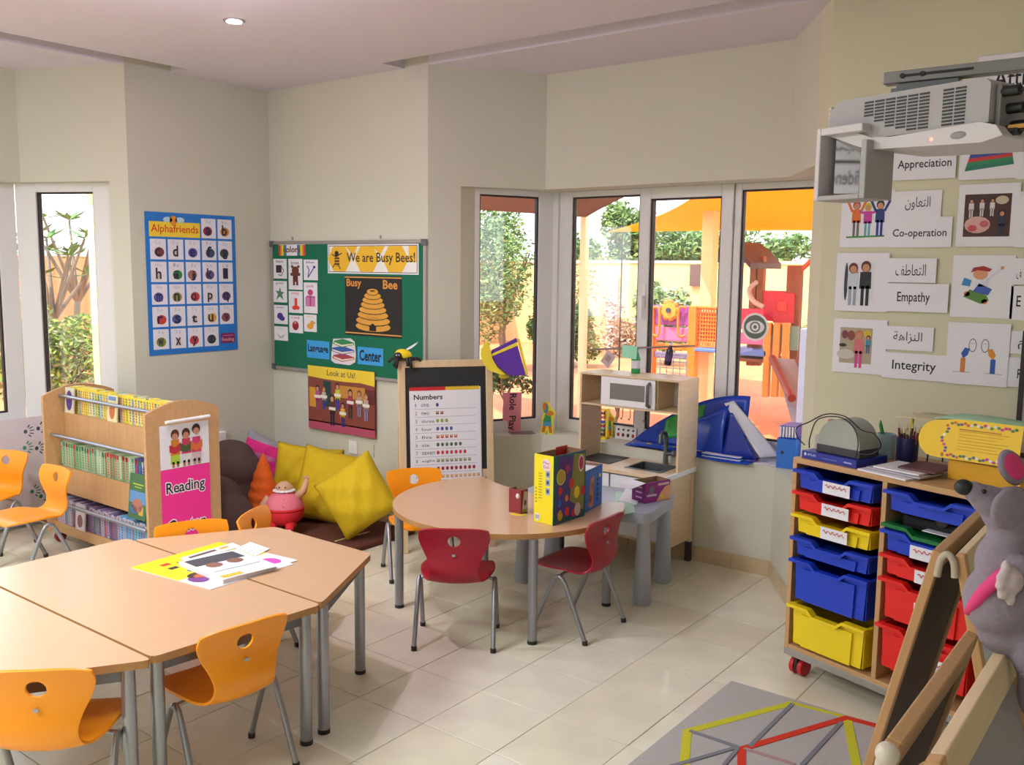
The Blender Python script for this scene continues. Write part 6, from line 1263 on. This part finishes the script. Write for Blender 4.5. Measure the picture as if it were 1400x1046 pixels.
def tree(name, label, base, h, r, n, size, seed, cat='tree', mats=leafm, trunk=.07, zc=None, group=None):
    t = T(name, label, cat, base, group=group); zc = zc or h - r[2]
    foliage((0, 0, zc), r, n, size, mats, seed).build('foliage', t); b = MB(); R = random.Random(seed)
    if trunk:
        b.tube([(0, 0, 0), (.1 * R.uniform(-1, 1), 0, zc * .4), (.15 * R.uniform(-1, 1), .05, zc * .8)], [trunk, trunk * .8, trunk * .5], bark)
        for i in range(5): a = 2 * PI * i / 5; b.tube([(0, 0, zc * .55), (math.cos(a) * r[0] * .5, math.sin(a) * r[1] * .5, zc + r[2] * .2)], [trunk * .5, trunk * .2], bark, 6)
        b.build('trunk', t, smooth=50)
    return t
def base(px, Y, z=GZ): q = atY(px, 500, Y); return (q.x, Y, z)
tree('tree', 'big bushy tree seen through the narrow angled bay window', base(690, 12.5), 3.1, (1.0, .8, 1.35), 9000, .05, 1)
tree('tree', 'olive green tree beyond the wall left of the cream post', base(778, 19.5), 2.9, (.95, .6, .8), 4500, .09, 2, zc=2.05)
tree('tree', 'tree beyond the wall right of the cream post', base(856, 21.5), 3.7, (.95, .6, 1.1), 4500, .09, 3, zc=2.5)
tree('tree', 'wide green tree crown beyond the wall under the orange sail', base(930, 23.5), 3.0, (1.6, .7, .9), 6500, .09, 4, zc=2.25)
tree('tree', 'low treetops beyond the wall at the right end of the window', base(1045, 21), 2.7, (1.2, .6, .75), 3000, .08, 5, zc=2.0)
tree('tree', 'thin tree at the far right of the bay window', base(1125, 22.5), 2.9, (1.0, .6, .8), 2200, .08, 15, zc=2.2)
tree('hedge', 'clipped dark green hedge left of the cream post', base(768, 14.0), 1.2, (.75, .45, .62), 9000, .045, 6, 'hedge', [leafm[2], leafm[0]], 0, .62)
tree('shrub', 'loose reddish shrub above the clipped hedge', base(775, 16.3), 2.2, (.9, .5, 1.0), 2600, .05, 7, 'shrub', [mat('#b09070'), leafm[1]], .03)
tree('shrub', 'pinkish shrub by the wall right of the cream post', base(862, 16.5), 1.3, (.7, .5, .8), 2600, .05, 8, 'shrub', [mat('#c09a84'), mat('#a89078')], .03)
tree('shrub', 'feathery grey green shrub by the wall behind the sunflower panel', base(913, 15.5), 1.75, (.7, .5, .8), 3000, .07, 9, 'shrub', [leafm[1], mat('#8a9a80')], .04)
tree('shrub', 'small shrub beside the play tower at the right', base(1098, 15), 1.2, (.45, .4, .7), 2400, .05, 10, 'shrub', leafm, .03)
tree('shrub', 'dark green potted shrub outside, low in the middle window', base(845, 8.0), .72, (.22, .2, .15), 1200, .035, 11, 'shrub', [mat('#3a4a1c'), leafm[2]], .02, .62)
tree('shrub', 'dark shrub outside at the foot of the narrow bay window', base(690, 8.0), .75, (.35, .3, .2), 1500, .035, 12, 'shrub', [mat('#3a4a1c'), leafm[2]], .02, .58)
# shade sails and their posts
T_ = atY(800, 297, 9.0); pst = MB().box((T_.x - .04, 8.96, GZ), (T_.x + .04, 9.04, T_.z + .02), mat('#f0dcae', .7)).build('sail_post', bev=.01); tag(pst, 'cream square post holding the brown shade sail', 'post')
P2_ = atY(972, 300, 9.5); pst = MB().box((P2_.x - .07, 9.43, GZ), (P2_.x + .07, 9.57, 2.6), mat('#f6c98c', .7)).build('sail_post', bev=.01); tag(pst, 'pale orange post seen at the right of the opening window sash', 'post')
def sail(name, label, A, B_, C_, D_, m, sag=.25):
    A, B_, C_, D_ = map(Vector, (A, B_, C_, D_))
    def f(u, v):
        p = (A.lerp(B_, u)).lerp(D_.lerp(C_, u), v); k = 4 * u * (1 - u) * (1 - v * 1.0) + 4 * v * (1 - v) * .6; c = (A + B_ + C_ + D_) / 4
        e = max(abs(u - .5), abs(v - .5)) * 2; cu_ = 1 - (.10 if sag else .02) * (1 - (2 * min(abs(u - .5), abs(v - .5))) ** 2) * e ** 4
        p = c + (p - c) * cu_; p.z -= sag * 16 * u * (1 - u) * v * (1 - v) * .3; return tuple(p)
    b = MB().grid(f, 24, 24, m); o = b.build(name, smooth=180, solid=.006); return tag(o, label, 'shade sail')
os_ = fabric_translucent('#ffbe45', 'orange_sail'); bs_ = fabric_translucent('#86726e', 'brown_sail')
sail('shade_sail', 'bright orange shade sail stretched over the playground', atY(832, 317, 13.5), atY(1350, 318, 13.5), atY(1500, 150, 6.5), atY(960, 262, 7.5), os_)
sail('shade_sail', 'brown shade sail over the left part of the bay windows', atY(801, 297, 9.0), atY(905, 246, 6.4), atY(560, 180, 5.9), atY(520, 278, 9.0), bs_, .0)
o = MB().box((atY(990, 250, 9.5).x, 9.5, 2.9), (6, 9.56, 3.0), mat('#8a5a3a')).build('pergola_beam') if False else None
# ---- play panel with sunflower wheel
YP = 9.2
def ob(px, py, Y=YP): return atY(px, py, Y)
t = T('play_station', 'colourful play panel with an orange sunflower wheel seen through the opening sash', 'play equipment', (ob(925, 500).x, YP, GZ)); ox = ob(925, 500).x
def pl(px0, py0, px1, py1, m, name, d0=-.02, d1=.02, bev=.01, Y=YP, tt=None, oxx=None):
    a = atY(px0, py0, Y); c = atY(px1, py1, Y); oxx = ox if oxx is None else oxx
    return MB().box((a.x - oxx, d0, c.z - GZ), (c.x - oxx, d1, a.z - GZ), m).build(name, tt or t, bev=bev)
purp = mat('#9a3c98', .5); pnk = mat('#d86a9c', .5); rdp = mat('#d42a34', .5); orp = mat('#f07a1c', .5); red2 = mat('#d82c50', .5)
pl(893, 417, 944, 446, purp, 'upper_panel'); pl(893, 446, 944, 468, pnk, 'middle_panel'); pl(893, 468, 944, 480, orp, 'lower_panel'); pl(944, 418, 950, 560, orp, 'post', -.05, .05); pl(888, 418, 893, 560, orp, 'post', -.05, .05); pl(893, 480, 944, 492, mat('#7a6a8c'), 'kick_board')
b = MB(); c_ = ob(919, 424); cx_, cz_ = c_.x - ox, c_.z - GZ
for i in range(9): a = 2 * PI * i / 9; b.ell((cx_ + .085 * math.cos(a), -.06, cz_ + .085 * math.sin(a)), (.038, .02, .038), orp, 10, 8)
b.cyl((cx_, -.08, cz_), (cx_, -.03, cz_), .085, mat('#f09a2c'), n=24); fl_ = b.build('sunflower_wheel', t, smooth=50); MB().cyl((cx_, -.10, cz_), (cx_, -.08, cz_), .028, mat('#2c3450')).build('hub', fl_)
for x0_, x1_, s_ in ((897, 905, 1), (941, 932, -1)):
    a = ob(x0_, 421); q = ob(x1_, 458); b = MB(); b.tube(cr([(a.x - ox, -.05, a.z - GZ), (q.x - ox, -.08, a.z - GZ - .01), (q.x - ox, -.08, q.z - GZ + .01), (a.x - ox, -.05, q.z - GZ)], 5), .014, orp); b.build('handle', t, smooth=50)
a = ob(951, 422); c = ob(985, 475); b = MB(); N_ = 10
for i in range(N_ + 1): x = a.x + (c.x - a.x) * i / N_ - ox; b.box((x - .006, .0, c.z - GZ), (x + .006, .012, a.z - GZ), orp); z = c.z + (a.z - c.z) * i / N_ - GZ; b.box((a.x - ox, -.004, z - .006), (c.x - ox, .008, z + .006), orp)
b.build('climbing_net', t); pl(951, 418, 1008, 424, orp, 'net_rail', -.03, .03); pl(955, 428, 1008, 470, red2, 'rear_panel', .05, .07); pl(951, 475, 1008, 484, mat('#5a7ac0'), 'deck', -.05, .4)
# ---- play tower
YT = 11.5; ox2 = atY(1050, 450, YT).x; t2 = T('play_tower', 'wooden play tower with dark roof, red panels and a slide', 'play equipment', (ox2, YT, GZ))
P_ = lambda *a, **k: pl(*a, Y=YT, tt=t2, oxx=ox2, **k)
br = mat('#8a4c2c', .7, noise=.1)
for px0, px1, y0_ in ((1028, 1033, 350), (1036, 1040, 350), (1078, 1082, 363), (1086, 1091, 363), (1109, 1114, 360)): P_(px0, y0_, px1, 500, br, 'post', -.05, .05)
a0 = atY(1012, 345, YT); a1_ = atY(1022, 331, YT); a2_ = atY(1050, 360, YT); b = MB()
prof = [atY(x, y, YT) for x, y in ((1000, 352), (1008, 336), (1018, 331), (1030, 340), (1048, 360))]; pts = [(q.x - ox2, q.z - GZ) for q in prof] + [(q.x - ox2, q.z - GZ - .07) for q in prof[::-1]]
b.X = Matrix(((1, 0, 0, 0), (0, 0, 1, 0), (0, 1, 0, 0), (0, 0, 0, 1))); b.prism(pts, -.5, .5, mat('#3c2228', .6)); b.build('roof', t2)
P_(1040, 397, 1078, 440, red2, 'panel'); P_(1010, 420, 1055, 450, red2, 'panel', d0=-.3, d1=-.27); P_(1062, 400, 1088, 442, mat('#c81c34'), 'panel', d0=-.1, d1=-.06); P_(1068, 412, 1080, 426, mat('#e8342c'), 'window_panel', d0=-.13, d1=-.1); P_(1010, 452, 1055, 470, pnk, 'panel', d0=-.3, d1=-.27)
P_(1055, 443, 1100, 478, mat('#6a8f80'), 'green_barrier', d0=-.25, d1=-.2); P_(1008, 474, 1060, 486, mat('#5a7ac0'), 'deck', d0=-.3, d1=.4); P_(1008, 486, 1056, 494, mat('#7a3c2c'), 'deck_edge', d0=-.3, d1=.4)
for x in (1058, 1070, 1082): P_(x, 440, x + 4, 540, mat('#d8903c'), 'post', d0=-.3, d1=-.22)
s0 = atY(1058, 490, YT - .4); s1 = atY(1085, 545, YT - 1.2); b = MB(); sd = Vector((.0, 0, 0))
for dx in (-.02, .32): b.tube([(s0.x - ox2 + dx, -.4, s0.z - GZ), (s1.x - ox2 + dx, -1.2, max(s1.z - GZ, .03))], .05, mat('#7a3028'), 8)
b.build('slide_side', t2, smooth=50); b = MB(); b.add([(s0.x - ox2, -.4, s0.z - GZ), (s0.x - ox2 + .3, -.4, s0.z - GZ), (s1.x - ox2 + .3, -1.2, .03), (s1.x - ox2, -1.2, .03)], [(0, 1, 2, 3)], mat('#8a8c90', .3)); b.build('slide_bed', t2, solid=.02)
b = MB(); q = atY(1040, 412, YT); b.tube(cr([(q.x - ox2 - .02, -.1, q.z - GZ + .25), (q.x - ox2 - .08, -.2, q.z - GZ + .15), (q.x - ox2 + .02, -.3, q.z - GZ + .02), (q.x - ox2 + .16, -.3, q.z - GZ - .06)]), .032, mat('#b8a8a0', .4)); b.build('tube_slide', t2, smooth=50)
a = atY(1090, 375, YT); c = atY(1113, 352, YT); b = MB().tube([(a.x - ox2, 0, a.z - GZ), (c.x - ox2, 0, c.z - GZ)], .03, mat('#c8603c')); b.build('brace', t2)
# white cabinet outside at right end + dark bin
q = atY(1106, 560, 6.0); o = MB().box((q.x - .05, 5.9, GZ), (q.x + .35, 6.2, atY(1106, 448, 6.0).z), mat('#c9cbe0', .5)).build('outdoor_cabinet', bev=.01); oc_ = o; tag(o, 'pale lilac cabinet standing outside at the right end of the bay window', 'cabinet')
o = MB().ell((q.x + .06, 6.0, atY(1106, 448, 6.0).z + .02), (.05, .05, .03), 'black').build('cap', oc_, smooth=60)
# notice on wall and white pole
q = atY(951, 375, YW - .05); o = MB().box((q.x - .12, YW - .08, q.z - .25), (q.x + .14, YW - .04, q.z + .2), mat('#6a4a44')).build('wall_plaque'); tag(o, 'small dark plaque on the far garden wall', 'plaque')
q = atY(838, 400, YW - .05); q1 = atY(838, 372, YW - .05); o = MB().box((q.x - .12, YW - .1, GZ), (q.x + .12, YW - .035, q1.z), mat('#e4e0dc')).build('white_gate'); tag(o, 'narrow white gate panel in the far garden wall', 'gate')
q = atY(849, 400, 14); o = MB().cyl((q.x, 14, GZ), (q.x, 14, 2.5), .014, 'black').build('thin_upright', smooth=40); tag(o, 'thin dark upright between the post and the sash', 'pole')  # thin dark vertical cylinder beyond the glass
# ---- left garden: frangipani trees and shrubs
for px, py, X, h, lab in ((70, 350, -11.5, .55, 'small frangipani tree at the left of the left bay window'), (102, 322, -12.3, .6, 'taller frangipani tree in the middle of the left bay window')):
    q = atX(px, py, X); t = T('frangipani_tree', lab, 'tree', (q.x, q.y, GZ)); zc_ = q.z - GZ; R = random.Random(px); b = MB(); tb_ = MB()
    tb_.tube([(0, 0, 0), (.1, -.1, zc_ * .35), (0, 0, zc_ * .6)], [.06, .05, .04], mat('#8a7a68'))
    for i in range(9):
        a = 2 * PI * i / 9; e = Vector((math.cos(a) * h * .75, math.sin(a) * h * .75, zc_ + .25 * math.sin(i * 2.1))); tb_.tube([(0, 0, zc_ * .58), e], [.03, .015], mat('#8a7a68'), 6)
        for k in range(11):
            aa = 2 * PI * k / 11 + i; d = Vector((math.cos(aa), math.sin(aa), R.uniform(-.2, .6))).normalized(); w_ = d.cross(Vector((0, 0, 1))).normalized() * .045; b.add([e, e + d * .17 + w_, e + d * .34, e + d * .17 - w_], [(0, 1, 2, 3)], leafm[k % 2 * 1])
    tb_.build('trunk', t, smooth=50); b.build('foliage', t)
q = atX(100, 480, -10.5); tree('shrub', 'light green bush outside the left bay window', (q.x, q.y, GZ), 1.55, (.6, .8, .75), 8000, .04, 31, 'shrub', [mat('#a4b84a', .7), leafm[1], mat('#9a9a6a')], .02, .75)
q = atX(20, 500, -10.5); tree('shrub', 'darker bush outside the leftmost window pane', (q.x, q.y - .8, GZ), 1.3, (.5, .5, .6), 4000, .04, 32, 'shrub', leafm, .02, .7)
q = atX(134, 400, -6.6); o = MB().box((q.x - .05, q.y - .03, GZ), (q.x + .05, q.y + .05, 2.9), mat('#f5e294', .8)).build('exterior_pillar'); tag(o, 'sunlit yellow outer wall edge beside the left window', 'pillar')
